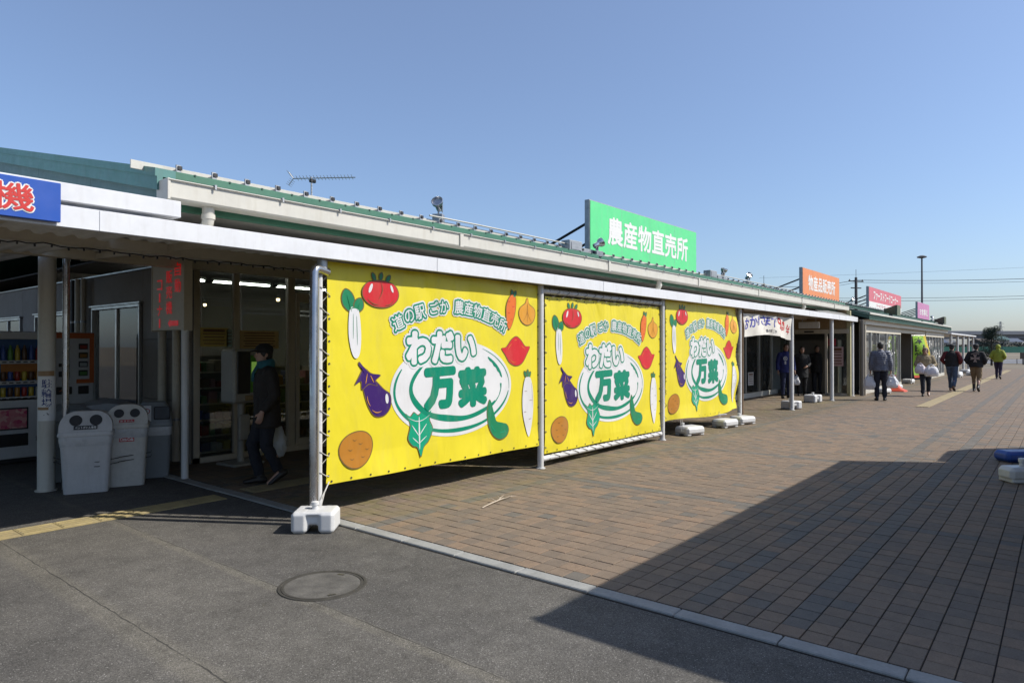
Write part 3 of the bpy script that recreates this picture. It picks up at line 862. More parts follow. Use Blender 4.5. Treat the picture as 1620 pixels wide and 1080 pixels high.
# posts
PW = mat('white_post_paint', (.70, .70, .69), .42, var=.05, dirt=.3, dcol=(.22, .19, .15), streak=True)
def post(x, y, r, z1, m=PW, z0=.014, nm='post'):
    p = MB().tube([(x, y, z0), (x, y, z1)], r, 18).build(nm, m, can, smooth=40)
    MB().tube([(x, y, z0), (x, y, z0 + .012)], r + .022, 18).build('base_flange', m, p, smooth=40)
    return p
post(3.665, 5.29, .034, 2.30); MB().tube([(3.68, 5.26, 2.30), (3.68, 5.26, 2.45)], .048, 16).build('post_head', GALV, can, smooth=40)
for x, r in ((7.05, .042), (10.49, .042), (14.02, .044), (17.51, .052), (21.27, .055), (23.72, .06)): post(x, 5.29, r, 2.45)
post(14.22, 5.32, .038, 2.45, RUST)
# left rear columns
POSTB = mat('ivory_column', (.62, .60, .53), .5, var=.05, dirt=.35, dcol=(.25, .19, .12), streak=True)
pc = post(2.54, 8.78, .086, 2.62, POSTB, 0)
MB().tube([(2.70, 8.70, 0), (2.70, 8.70, 2.6)], .036, 14).build('conduit_pipe', STEEL, can, smooth=40)
post(3.80, 8.20, .042, 1.80, PW, 0)
# direction sticker wrapped on the column
stk = MB(); c = Vector((2.54, 8.78, 0)); da = math.atan2(-8.78 , -2.54)
def onpost(a, z, r=.0872): return c + Vector((r * math.cos(da + a), r * math.sin(da + a), z))
NA = 10
def wrap(z0, z1, a0, a1, r, m, nm):
    w_ = MB(); top = [onpost(a0 + (a1 - a0) * i / NA, z1, r) for i in range(NA + 1)]; bot = [onpost(a0 + (a1 - a0) * i / NA, z0, r) for i in range(NA + 1)]
    w_.add(top + bot, [(i, i + 1, NA + 2 + i, NA + 1 + i) for i in range(NA)]); w_.build(nm, m, can)
wrap(.78, 1.27, -1.2, 1.2, .0875, SIGNW, 'sticker')
wrap(1.275, 1.33, -1.2, .9, .0876, mat('brown_tape', (.36, .22, .10), .5), 'tape')
wrap(.90, .93, -1.2, .2, .0878, mat('brown_tape', (.36, .22, .10), .5), 'tape')
NAVY = mat('navy_lettering', (.02, .04, .22), .5)
def wrap_text(body, z, h, m, nm):
    vs, fs, W, H = text2d(body, .012); s = h / H; q = MB()
    q.add([onpost((-x * s) / -.0885, z + y * s, .0887) for x, y in vs], fs); q.build(nm, m, can)
for q, chx in enumerate('駐輪場'): wrap_text(chx, 1.19 - q * .105, .098, NAVY, 'sticker_lettering')
wrap_text('→', .845, .05, BLACK, 'sticker_lettering')
# rear continuation of the canopy past the building
rc = thing('far_canopy', 'low white canopy on thin posts past the far end of the building', 'canopy')
MB().span((44.5, 4.85, 2.28), (58, 8.5, 2.36), bev=.01).build('roof_panel', WHITE, rc)
for q in range(5):
    for y in (5.0, 8.2): MB().tube([(45.5 + q * 3.0, y, .014), (45.5 + q * 3.0, y, 2.28)], .07, 10).build('post', PW, rc, smooth=40)

# ================================================================== BANNERS
YEL = vinyl('yellow_vinyl', (.70, .59, .028)); VW = vinyl('white_print', (.66, .66, .66)); VG = vinyl('emerald_print', (.0, .215, .125))
VRED = vinyl('red_print', (.56, .020, .028)); VDG = vinyl('leaf_green_print', (.012, .20, .085)); VPUR = vinyl('purple_print', (.040, .012, .12)); VBR = vinyl('brown_print', (.42, .175, .022))
VOR = vinyl('orange_print', (.68, .15, .022)); VON = vinyl('onion_print', (.66, .30, .03)); VOL = vinyl('outline_print', (.16, .10, .035)); VTG = vinyl('teal_print', (.005, .30, .165))
BW, BH = 3.26, 2.08
def wav(x, z):
    y = .0028 * math.sin(1.7 * x + .6 * z) + .002 * math.sin(2.6 * z + 1.1 * x + 1)
    e = max(0, (z - 1.86) / .22); y += .010 * e * math.sin(8 * x - 3 * z)
    e = max(0, (.22 - z) / .22); y += .014 * e * math.sin(5.1 * x + 1)
    return y
def bp(x, z, off): return (x, wav(x, z) - off, z)
def banner_meshes():
    out = []
    s = MB(); nx, nz = 66, 42
    vs = [bp(BW * i / nx, BH * j / nz, 0) for j in range(nz + 1) for i in range(nx + 1)]
    k = nx + 1
    fs = [(j * k + i, j * k + i + 1, (j + 1) * k + i + 1, (j + 1) * k + i) for j in range(nz) for i in range(nx)]
    s.add(vs, fs); s.add([(v[0], v[1] + .0015, v[2]) for v in vs], [f[::-1] for f in fs])
    out.append(('sheet', s.mesh('sheet', YEL, 60, recalc=False)))
    # emblem: white oval plate with brush rings
    em = MB(); cx, cz, ax, az = 1.72, .82, .965, .535
    def disc(m_, cx, cz, rf, off, mi):
        N_ = 72; K = 9; v = [bp(cx, cz, off)]; f = []
        for r in range(1, K + 1):
            for a in range(N_):
                t = 2 * math.pi * a / N_; rx, rz2 = rf(t); v.append(bp(cx + rx * r / K * math.cos(t), cz + rz2 * r / K * math.sin(t), off))
        for a in range(N_): f.append((0, 1 + a, 1 + (a + 1) % N_))
        for r in range(K - 1):
            for a in range(N_): f.append((1 + r * N_ + a, 1 + (r + 1) * N_ + a, 1 + (r + 1) * N_ + (a + 1) % N_, 1 + r * N_ + (a + 1) % N_))
        m_.add(v, f, mi)
    disc(em, cx, cz, lambda t: (ax, az), .0035, 0)
    def arc(a0, a1, rx, rz2, w0, w1, off, cxx=cx, czz=cz):
        N_ = 60; v = []
        for i in range(N_ + 1):
            u = i / N_; t = R(a0 + (a1 - a0) * u); w_ = w0 + (w1 - w0) * math.sin(math.pi * u) ** .6
            w_ *= 1 + .12 * math.sin(u * 23)
            v += [bp(cxx + (rx - w_) * math.cos(t), czz + (rz2 - w_) * math.sin(t), off), bp(cxx + rx * math.cos(t), czz + rz2 * math.sin(t), off)]
        em.add(v, [(2 * i, 2 * i + 1, 2 * i + 3, 2 * i + 2) for i in range(N_)], 1)
    arc(152, 352, .925, .495, .012, .042, .0050); arc(-6, 62, .925, .50, .002, .012, .0050)
    arc(138, 330, .74, .385, .018, .068, .0050, 1.75, .83); arc(8, 50, .74, .40, .012, .045, .0050, 1.78, .86); arc(-38, 2, .80, .41, .035, .012, .0050, 1.70, .83)
    out.append(('emblem', em.mesh('emblem', [VW, VG], None, recalc=False)))
    # arched heading
    hd_ = MB()
    chars = [('道', .856, 1.531), ('の', 1.010, 1.606), ('駅', 1.160, 1.650), ('ご', 1.366, 1.702), ('か', 1.520, 1.722), ('農', 1.755, 1.728), ('産', 1.915, 1.718), ('物', 2.070, 1.694), ('直', 2.226, 1.659), ('売', 2.376, 1.611), ('所', 2.520, 1.546)]
    for ch, x, z in chars:
        sl_ = -(x - 1.69) * .52
        for dil, off, mi in ((.036, .0056, 0), (.019, .0070, 1), (0, .0086, 0)):
            y = wav(x, z)
            put_text(hd_, ch, (x, y, z), (1, 0, 0), (0, 0, 1), h=.148 if ch not in 'のごか' else .125, width=.142 if ch not in 'のごか' else .125, bold=.014, m=mi, off=off, ang=math.atan(sl_), dil=dil)
    out.append(('lettering', hd_.mesh('lettering', [VW, VG], None, recalc=False)))
    nm = MB()
    for ch, x, z, h, wd in (('わ', 1.142, 1.272, .31, .31), ('だ', 1.500, 1.278, .31, .30), ('い', 1.865, 1.272, .25, .30)):
        for dil, off, mi in ((.058, .0056, 0), (.034, .0070, 1), (.012, .0086, 0)):
            put_text(nm, ch, (x, wav(x, z), z), (1, 0, 0), (0, 0, 1), h=h, width=wd, bold=.03, m=mi, off=off, dil=dil)
    out.append(('lettering', nm.mesh('lettering', [VW, VG], None, recalc=False)))
    bg_ = MB()
    for ch, x, z in (('万', 1.462, .830), ('菜', 1.985, .822)):
        put_text(bg_, ch, (x, wav(x, z), z), (1, 0, 0), (0, 0, 1), h=.40, width=.43, bold=.02, m=0, off=.0066, dil=.024, ang=.03)
    out.append(('lettering', bg_.mesh('lettering', [VG], None, recalc=False)))
    # plain vegetables printed round the edge
    def veg(layers, lines=(), lmat=None):
        m_ = MB(); mats = []
        for i, (pts, mt) in enumerate(layers):
            if mt not in mats: mats.append(mt)
            poly = smooth_poly(pts) if len(pts) < 40 else [Vector(p) for p in pts]
            cxx = sum(p[0] for p in poly) / len(poly); czz = sum(p[1] for p in poly) / len(poly)
            y = wav(cxx, czz)
            def put(pp, off, mi):
                c3 = (cxx, y - off, czz); v = [c3] + [(p[0], y - off, p[1]) for p in pp]; nn = len(pp)
                m_.add(v, [(0, 1 + q, 1 + (q + 1) % nn) for q in range(nn)], mi)
            if mt is not VW or i == 0:
                if VOL not in mats: mats.append(VOL)
                big = []
                for p in poly:
                    d = Vector((p[0] - cxx, p[1] - czz)); L = max(d.length, 1e-4); big.append((p[0] + d.x / L * .011, p[1] + d.y / L * .011))
                put(big, .0052 + i * .0016, mats.index(VOL))
            put(poly, .0060 + i * .0016, mats.index(mt))
        for ln in lines:
            if lmat not in mats: mats.append(lmat)
            cxx = sum(p[0] for p in ln) / len(ln); czz = sum(p[1] for p in ln) / len(ln); y = wav(cxx, czz) - .0062 - len(layers) * .0016
            nh = len(ln) // 2
            m_.add([(p[0], y, p[1]) for p in ln], [(q, q + 1, 2 * nh - 2 - q, 2 * nh - 1 - q) for q in range(nh - 1)], mats.index(lmat))
        out.append(('vegetable_print', m_.mesh('vegetable_print', mats, None, recalc=False)))
    def el(cx_, cz_, rx, rz2, rot=0, n_=14, f=None):
        r_ = []
        for q in range(n_):
            t = 2 * math.pi * q / n_; k_ = f(t) if f else 1
            x, z = rx * k_ * math.cos(t), rz2 * k_ * math.sin(t)
            r_.append((cx_ + x * math.cos(rot) - z * math.sin(rot), cz_ + x * math.sin(rot) + z * math.cos(rot)))
        return r_
    def stroke(x0, z0, x1, z1, w_=.006, bend=0.):
        d = Vector((x1 - x0, z1 - z0)); nr = Vector((-d.y, d.x)).normalized(); a = Vector((x0, z0)); up, dn = [], []
        for q in range(7):
            f = q / 6; c_ = a + d * f + nr * bend * math.sin(math.pi * f); ww = w_ * math.sin(math.pi * (.12 + .76 * f)); up.append(c_ + nr * ww); dn.append(c_ - nr * ww)
        return up + dn[::-1]
    def leaf(x0, z0, x1, z1, w_):
        d = Vector((x1 - x0, z1 - z0)); nrm = Vector((-d.y, d.x)).normalized() * w_; a = Vector((x0, z0))
        return [a, a + d * .35 + nrm, a + d * .75 + nrm * .9, a + d, a + d * .75 - nrm * .9, a + d * .35 - nrm]
    veg([(leaf(.56, 1.94, .52, 2.01, .018), VDG), (leaf(.62, 1.95, .64, 2.02, .018), VDG), (leaf(.70, 1.94, .75, 2.0, .018), VDG), (el(.63, 1.815, .215, .135, 0, 16, lambda t: 1 + .06 * abs(math.cos(t)) - .08 * (math.sin(t) > .9)), VRED), (el(.50, 1.86, .018, .05, -.4), VW), (el(.77, 1.87, .014, .04, .4), VW)], [stroke(.63, 1.93, .60, 1.76, .004, .03), stroke(.46, 1.76, .60, 1.70, .004, -.02), stroke(.68, 1.70, .80, 1.76, .004, -.02)], VOL)
    veg([(leaf(.27, 1.62, .20, 1.83, .065), VDG), (leaf(.33, 1.62, .385, 1.75, .05), VDG), (smooth_poly([(.25, 1.64), (.31, 1.66), (.36, 1.62), (.385, 1.40), (.37, 1.22), (.32, 1.17), (.27, 1.24), (.235, 1.42)]), VW)], [stroke(.27, 1.62, .22, 1.78, .004), stroke(.34, 1.63, .37, 1.71, .004), stroke(.29, 1.60, .29, 1.36, .003), stroke(.33, 1.58, .34, 1.30, .003), stroke(.25, 1.64, .36, 1.64, .006, .02)], VDG)
    veg([(smooth_poly([(.45, 1.06), (.56, .95), (.66, .86), (.75, .80), (.755, .68), (.68, .60), (.56, .60), (.48, .70), (.42, .86), (.39, .98)]), VPUR), (smooth_poly([(.37, 1.13), (.42, 1.08), (.50, 1.02), (.62, 1.0), (.56, .95), (.58, .90), (.48, .92), (.40, .87), (.39, .95), (.32, .92), (.40, 1.05), (.36, 1.10)]), VPUR), (el(.71, .76, .02, .05, .1), VW)], [stroke(.46, 1.02, .44, .92, .004), stroke(.50, 1.0, .54, .93, .004), stroke(.52, .66, .64, .64, .004, -.02), stroke(.46, .80, .50, .70, .004, -.01)], VON)
    veg([(el(.335, .292, .195, .172, .2, 16, lambda t: 1 + .04 * math.sin(3 * t)), VBR)], [stroke(.24 + a, .30 + b, .29 + a, .30 + b, .004, -.012) for a, b in ((0, 0), (.12, .05), (.02, -.09), (.15, -.08), (.05, .09), (.2, -.01))], VOL)
    veg([(smooth_poly([(.97, .58), (1.03, .55), (1.08, .59), (1.14, .555), (1.20, .595), (1.27, .56), (1.33, .60), (1.30, .50), (1.345, .40), (1.29, .28), (1.22, .22), (1.18, .12), (1.13, .22), (1.06, .25), (1.00, .33), (1.03, .46)]), VTG)], [stroke(1.16, .20, 1.15, .54, .010), stroke(1.15, .34, 1.05, .46, .006), stroke(1.15, .34, 1.26, .46, .006), stroke(1.15, .26, 1.06, .33, .005), stroke(1.15, .26, 1.26, .33, .005), stroke(1.0, .54, 1.3, .55, .004, -.05)], VW)
    veg([(smooth_poly([(2.27, .64), (2.31, .62), (2.33, .50), (2.36, .42), (2.44, .37), (2.58, .345), (2.63, .27), (2.58, .19), (2.46, .17), (2.34, .23), (2.26, .36), (2.235, .52)]), VDG)], [stroke(2.29, .60, 2.29, .44, .005, -.01), stroke(2.30, .38, 2.40, .27, .005, -.02), stroke(2.46, .25, 2.58, .25, .005)] + [el(2.27 + a, .52 - b, .006, .006, 0, 6) for a, b in ((0, 0), (.03, .1), (.01, .18), (.1, .25), (.2, .28), (.28, .25))], VTG)
    veg([(leaf(3.01, .88, 2.95, .97, .02), VDG), (leaf(3.01, .88, 3.02, .99, .02), VDG), (leaf(3.01, .88, 3.075, .96, .02), VDG), (smooth_poly([(2.95, .87), (3.01, .90), (3.075, .87), (3.12, .70), (3.12, .45), (3.08, .25), (3.03, .14), (2.97, .25), (2.91, .45), (2.905, .68)]), VW)], [stroke(2.94, .72, 3.00, .72, .003), stroke(3.04, .60, 3.10, .60, .003), stroke(2.93, .46, 2.98, .46, .003), stroke(3.03, .36, 3.08, .37, .003), stroke(3.085, .82, 3.10, .50, .003, .01)], VOL)
    veg([(leaf(2.72, 1.90, 2.70, 1.98, .02), VDG), (leaf(2.73, 1.90, 2.78, 1.97, .02), VDG), (smooth_poly([(2.66, 1.90), (2.73, 1.92), (2.775, 1.86), (2.76, 1.72), (2.70, 1.56), (2.64, 1.50), (2.60, 1.60), (2.595, 1.78)]), VOR)], [stroke(2.62, 1.84, 2.67, 1.84, .004), stroke(2.70, 1.78, 2.75, 1.78, .004), stroke(2.62, 1.70, 2.66, 1.70, .004), stroke(2.67, 1.62, 2.71, 1.62, .004), stroke(2.62, 1.58, 2.65, 1.58, .004)], VRED)
    veg([(smooth_poly([(3.0, 1.89), (3.03, 1.88), (3.05, 1.82), (3.15, 1.77), (3.17, 1.69), (3.12, 1.60), (3.01, 1.56), (2.90, 1.60), (2.845, 1.69), (2.87, 1.77), (2.97, 1.83)]), VON)], [stroke(3.02, 1.84, 3.01, 1.58, .004), stroke(3.01, 1.82, 2.92, 1.60, .004, .035), stroke(3.02, 1.82, 3.10, 1.60, .004, -.035)], VBR)
    veg([(smooth_poly([(2.51, 1.26), (2.60, 1.28), (2.70, 1.37), (2.79, 1.405), (2.88, 1.36), (2.96, 1.29), (3.055, 1.28), (2.99, 1.18), (2.90, 1.08), (2.78, 1.05), (2.66, 1.09), (2.58, 1.18)]), VRED)], [stroke(2.62, 1.24, 2.70, 1.32, .006, .01), stroke(2.74, 1.36, 2.80, 1.37, .005), stroke(2.66, 1.13, 2.78, 1.09, .005, -.02), stroke(2.88, 1.30, 2.97, 1.25, .005)], VOR)
    return out
BM = banner_meshes()
def banner(label, x0, z0, sx, sz, y=5.30, loose=False):
    t = thing('banner', label, 'banner', (x0, y, z0), group='yellow produce market banners')
    for nm, me in BM:
        if loose:
            me = me.copy()
            for v in me.vertices:
                x, z = v.co.x, v.co.z; e = max(0., (.75 - z) / .75) ** 1.5; r_ = max(0., (x - 2.6) / .66)
                v.co.y += .045 * e * math.sin(3.9 * x + .8) + .030 * r_ * math.sin(7 * z) + .012 * e * math.sin(9 * x)
                v.co.z += .035 * e * math.sin(2.3 * x + .3)
                v.co.x -= .025 * r_ * (.5 + .5 * math.sin(6.5 * z))
        o = link(nm, me, t); o.scale = (sx, 1, sz)
    return t
b1 = banner('nearest yellow vegetable banner, laced to the steel pole beside the white water weight', 3.765, .315, 1.0, 1.0)
b2 = banner('middle yellow vegetable banner laced inside a white pipe frame', 7.165, .185, .998, 1.0)
b3 = banner('far yellow vegetable banner with rippled loose lower edge above two white weights', 10.62, .285, 1.008, 1.02, 5.29, True)
GRM = mat('brass_grommet', (.10, .085, .05), .4, metal=.6)
def grommets(t, W, H, cnt_x=15, cnt_z=10, sides='lrb'):
    g_ = MB(); g_.lathe((0, 0, 0), [(.008, -.001), (.012, .002), (.008, .003), (.004, .001)], 8)
    me = g_.mesh('grommet', GRM)
    def put(x, z):
        o = link('grommet', me, t, loc=(x, wav(x, z) - .001, z)); o.rotation_euler = (R(90), 0, 0)
    if 'b' in sides:
        for i in range(cnt_x): put(.06 + (W - .12) * i / (cnt_x - 1), .025)
    if 't' in sides:
        for i in range(cnt_x): put(.06 + (W - .12) * i / (cnt_x - 1), H - .03)
    for i in range(cnt_z):
        z = .08 + (H - .2) * i / (cnt_z - 1)
        if 'l' in sides: put(.022, z)
        if 'r' in sides: put(W - .022, z)
grommets(b1, BW, BH); grommets(b2, BW * .998, BH, sides='lrbt'); grommets(b3, BW, BH * 1.02)
def lace_v(t, xa, xb, H, n_=10, wrap_r=.05, m=ROPED, y0=0.0):
    """zig-zag cord between the sheet edge xa and a pole at xb"""
    l_ = MB(); pts = []
    for i in range(n_):
        z = .08 + (H - .2) * i / (n_ - 1); d = 1 if xb > xa else -1
        pts += [(xa, -.006, z), ((xa + xb) / 2, -.03, z + .02), (xb, y0 - wrap_r - .005, z + .055), (xb + d * (wrap_r + .004), y0, z + .075), (xb, y0 + wrap_r + .005, z + .09), ((xa + xb) / 2, .02, z + .12), (xa, .004, z + (H - .2) / (n_ - 1) - .004)]
    l_.tube(pts[:-1], .0042, 5); l_.build('lacing', m, t, smooth=60)
lace_v(b1, .02, -.10, BH, 11, .036, ROPE, -.01); lace_v(b1, BW - .02, BW + .025, BH, 10, .044)
lace_v(b2, .02, -.115, BH, 10, .044); lace_v(b2, BW - .03, BW + .065, BH, 10, .044)
lace_v(b3, .02, -.13, BH, 9, .044, ROPED, .01); lace_v(b3, BW - .0, BW + .14, BH * 1.02, 10, .046, ROPED, .01)
# pipe frame of the middle banner, wound with cord
def wound_pipe(t, z):
    p = MB().tube([(-.07, 0, z), (BW + .02, 0, z)], .036, 14).build('frame_pipe', PW, t, smooth=40)
    c_ = MB(); pts = []
    for i in range(15):
        x = .06 + (BW - .12) * i / 14
        for k_ in range(6):
            a = k_ / 6 * 2 * math.pi; pts.append((x + k_ * .008, -.040 * math.cos(a), z + .040 * math.sin(a) * (1 if z > 1 else -1)))
        pts.append((x + .06, -.03, z - (.08 if z > 1 else -.055)))
    c_.tube(pts, .0042, 5); c_.build('winding_cord', ROPED, p, smooth=60)
wound_pipe(b2, BH + .065); wound_pipe(b2, -.055)
# tie cords at the free corners of the nearest banner
MB().tube([(.02, -.005, .03), (-.04, -.02, -.05), (-.09, -.04, -.16)], .007, 6).tube([(.02, -.005, .03), (-.06, -.06, -.03), (-.10, -.05, -.10)], .006, 6).build('tie_cord', ROPE, b1, smooth=60)
for x in (.55, .62, 2.28, 2.33): MB().tube([(x, -.004, .02), (x + random.uniform(-.03, .03), -.02, -.10), (x + random.uniform(-.02, .02), -.03, -.20)], .004, 5).build('tie_cord', ROPE, b3, smooth=60)
# steel pole with elbow in front of the nearest banner
bp_ = thing('banner_pole', 'stainless steel pole with elbow clamped beside the nearest yellow banner', 'pole', (3.565, 5.215, 0))
MB().tube([(0, 0, .10), (0, 0, 2.27), (.012, .002, 2.295), (.04, .01, 2.305), (.18, .06, 2.29)], .040, 18).build('pipe', STEEL, bp_, smooth=50)
MB().tube([(0, 0, .10), (0, 0, .14)], .046, 16).build('foot_collar', GALV, bp_, smooth=40)

# ================================================================== WATER WEIGHTS
def weight_mesh(L=.40, D=.30, H=.17, slot=True):
    m_ = MB()
    if slot:
        m_.box((-L * .31, 0, H / 2), (L * .38, D, H), b=.025); m_.box((L * .31, 0, H / 2), (L * .38, D, H), b=.025)
        m_.box((0, 0, H * .66), (L * .5, D * .82, H * .62), b=.02)
        m_.box((0, 0, H * .90), (L * .55, D * .95, H * .18), b=.012)
    else:
        m_.box((0, 0, H * .55), (L, D, H * .9), b=.04)
        for sx in (-1, 1):
            for sy in (-1, 1): m_.box((sx * L * .36, sy * D * .32, H * .12), (L * .22, D * .26, H * .24), b=.01)
    me = remesh(m_, .008, 6); me.materials.append(PLASTW); return me
WM1, WM2 = weight_mesh(.37, .29, .185), weight_mesh(.46, .34, .165, False)
SPT = MB().lathe((0, 0, 0), [(.028, -.02), (.026, .03), (.034, .035), (.034, .06), (.022, .065), (.001, .066)], 14).mesh('spout', PLASTW, 40)
def weight(label, x, y, rz, kind=1, spout=(0, 0), sc=1., z=.014):
    t = thing('water_weight', label, 'weight', (x, y, z), rz, 'white plastic water weights')
    o = link('tank', WM1 if kind == 1 else WM2, t); o.scale = (sc, sc, sc)
    if spout: link('spout', SPT, t, loc=(spout[0], spout[1], (.183 if kind == 1 else .158) * sc))
    return t
CR = R(-50.7)
weight('large white water weight on the asphalt at the foot of the nearest pole', 3.49, 5.07, CR + .05, 1, (-.01, .01), 1.0, .0)
weight('white water weight tied under the left part of the far yellow banner', 11.42, 5.22, R(-18), 2, (-.12, .06))
weight('white water weight tied under the right part of the far yellow banner', 12.95, 5.18, R(-14), 2, None)
weight('white water weight left of the rusty pole after the yellow banners', 13.72, 5.12, R(-20), 2, (-.08, .02))
weight('white water weight at the foot of the post with the white cloth banner', 17.78, 5.38, R(-25), 1, (-.05, .0), 1.15)
weight('white water weight standing alone before the shop doorway', 20.3, 5.55, R(-12), 1, (.0, .0), 1.2)
weight('white water weight at the corner of the first glazed bay', 25.6, 4.75, R(-10), 2, None, 1.1)
weight('white water weight beside the red cone', 28.2, 4.85, R(-8), 2, None, 1.2)
weight('white water weight at the foot of the green flag', 33.2, 5.2, R(-5), 2, None, 1.2)
for i, (x, y) in enumerate(((41.4, 4.3), (43.9, 4.55), (44.6, 3.95), (48.5, 4.6))):
    weight(['white water weight by the far end bay, nearest of four', 'white water weight by the far end bay, second of four', 'white water weight by the far end bay, right front of four', 'white water weight below the far canopy, furthest of four'][i], x, y, R(-6), 2, None, 1.35)
# two weights at the right edge in the shade
t = thing('water_weight', 'long white water weight with spout in the shade at the right edge', 'weight', (10.06, .26, .014), R(-50), 'long water weights at the right edge')
lw = MB(); lw.box((0, 0, .10), (.78, .26, .16), b=.04); lw.box((-.26, 0, .02), (.22, .24, .04), b=.01); lw.box((.26, 0, .02), (.22, .24, .04), b=.01)
me = remesh(lw, .01, 6); me.materials.append(PLASTW); link('tank', me, t); link('spout', SPT, t, loc=(-.15, .02, .175)).scale = (1.3, 1.3, 1.5)
t = thing('water_weight', 'long blue water weight behind the white one at the right edge', 'weight', (11.85, .33, .014), R(-48), 'long water weights at the right edge')
PLBL = mat('blue_polyethylene', (.02, .085, .40), .4, var=.06, dirt=.12)
lw = MB(); lw.box((0, 0, .075), (1.0, .30, .15), b=.045); me = remesh(lw, .01, 6); me.materials.append(PLBL); link('tank', me, t)
MB().lathe((.02, 0, .14), [(.035, 0), (.032, .012), (.001, .013)], 12).build('cap', BLACK, t)

# ================================================================== SIGNS
def board_sign(name, label, x0, x1, z0, z1, y, colmat, th=.09, strut_n=5, lower=None):
    t = thing(name, label, 'sign', (x0, y, z0))
    W, H = x1 - x0, z1 - z0
    MB().box((W / 2, th / 2 + .004, H / 2), (W, th, H), b=.006).build('frame', GALV, t)
    MB().box((W / 2, -.002, H / 2), (W - .03, .006, H - .03), b=.002).build('panel', colmat, t)
    for q in range(1, int(W / .92)): MB().box((q * W / int(W / .92), -.0053, H / 2), (.006, .001, H - .04)).build('panel_joint', GALV, t)
    if lower: MB().box((W / 2, -.0055, H * .17), (W - .03, .003, H * .30), b=.001).build('lower_panel', lower, t)
    gz = rz_(y) - z0
    for q in range(strut_n):
        x = .12 + (W - .24) * q / (strut_n - 1)
        MB().tube([(x, th, H * .60), (x, th + .9, rz_(y + .9 + th) - z0)], .022, 6).build('strut', DARK, t)
        MB().tube([(x, th / 2, 0), (x, th / 2, gz)], .024, 6).build('leg', DARK, t)
    for z in (.06, .0): MB().box((W / 2, th + .03, (gz * .55 if z else gz * .2)), (W, .03, .03)).build('base_rail', DARK, t)
    return t, W, H
def sign_text(t, body, x, z, h, wd, m, off=.008, bold=.025, dil=0):
    q = MB(); put_text(q, body, (x, -off, z), (1, 0, 0), (0, 0, 1), h=h, width=wd, bold=bold, dil=dil); q.build('lettering', m, t, recalc=False)
SGR = mat('green_sign_film', (.12, .74, .27), .4, var=.05, vs=1.2, dirt=.18, dcol=(.35, .36, .33), streak=True); SOR = mat('orange_sign_film', (.80, .26, .075), .45, var=.05, vs=1.2, dirt=.18, dcol=(.35, .36, .33), streak=True); SPK = mat('pink_sign_film', (.66, .145, .19), .5, var=.05, vs=1.2, dirt=.18, dcol=(.35, .36, .33), streak=True); SPP = mat('mauve_sign_film', (.55, .21, .42), .5, var=.05, vs=1.2, dirt=.18, dcol=(.35, .36, .33), streak=True)
t, W, H = board_sign('roof_sign', 'green roof sign with white lettering above the yellow banners', 9.02, 13.02, 3.09, 3.93, 5.8, SGR, strut_n=6)
sign_text(t, '農産物直売所', W * .515, H * .50, .44, 3.02, SIGNW, bold=.028)
t, W, H = board_sign('roof_sign', 'orange roof sign with white lettering over the shop doorway', 20.23, 24.3, 3.08, 3.88, 5.8, SOR, strut_n=4)
sign_text(t, '物産品販売所', W * .50, H * .50, .43, 2.95, SIGNW, bold=.028)
t, W, H = board_sign('roof_sign', 'wide pink and white roof sign with two rows of lettering', 28.7, 35.3, 3.08, 3.92, 5.8, SPK, strut_n=7, lower=SIGNW)
sign_text(t, 'ファーストフードコーナー', W * .50, H * .64, .34, 5.0, SIGNW, bold=.03)
sign_text(t, 'ラーメンコーナー・カレーコーナー・軽食', W * .55, H * .18, .13, 4.6, SPK, .010, .03)
t, W, H = board_sign('roof_sign', 'small mauve roof sign furthest along the roof', 39.8, 43.6, 3.02, 3.90, 5.8, SPP, strut_n=5)
sign_text(t, 'お食事処', W * .50, H * .45, .34, 2.6, SIGNW, bold=.02)
# blue sign on the canopy edge, running out of the picture on the left
t = thing('canopy_sign', 'blue sign with red white-edged lettering on the canopy edge', 'sign', (-.35, 5.10, 2.415))
BLU = mat('blue_sign_film', (.012, .085, .44), .4, var=.03)
MB().box((.95, .02, .128), (1.90, .04, .256), b=.003).build('panel', BLU, t)
q = MB()
for i, ch in enumerate('自動販売機'):
    x = .30 + i * .335
    put_text(q, ch, (x, -.002, .128), (1, 0, 0), (0, 0, 1), h=.165, width=.215, bold=.018, dil=.009, m=0)
    put_text(q, ch, (x, -.005, .128), (1, 0, 0), (0, 0, 1), h=.165, width=.215, bold=.020, m=1)
q.build('lettering', [SIGNW, mat('red_sign_film', (.62, .028, .02), .45, var=.03)], t, recalc=False)
# vending corner board
t = thing('hanging_board', 'beige board with red vertical lettering and a red arrow on a white post', 'sign', (3.77, 8.16, 1.80))
BRD = mat('beige_sign_board', (.68, .62, .48), .6, var=.05, dirt=.2); REDL = mat('red_lettering', (.85, .02, .018), .5, var=.0, emit=.13)  # red letters and arrow are given a faint added glow
MB().span((0, .02, 0), (.09, .88, .90), bev=.006).build('panel', BRD, t)
MB().span((-.006, 0, -.01), (.10, .019, .91), bev=.003).build('edge_frame', BEIGE, t)
MB().span((-.006, .881, -.01), (.10, .90, .91), bev=.003).build('edge_frame', BEIGE, t)
q = MB()
def vt(body, y, z0, h, gap, wd):
    q = MB()
    for i, ch in enumerate(body):
        ang = R(-90) if ch == 'ー' else 0
        put_text(q, ch if ch != 'ー' else 'ー', (-.004, y, z0 - i * gap), (0, -1, 0), (0, 0, 1), h=(h if ch != 'ー' else .035), width=(wd if ch != 'ー' else h * .8), bold=.014, ang=ang)
    q.build('lettering', REDL, t, recalc=False)
vt('自動', .17, .74, .16, .20, .16); vt('販売機', .40, .66, .155, .19, .16); vt('コーナー', .66, .57, .13, .16, .14)
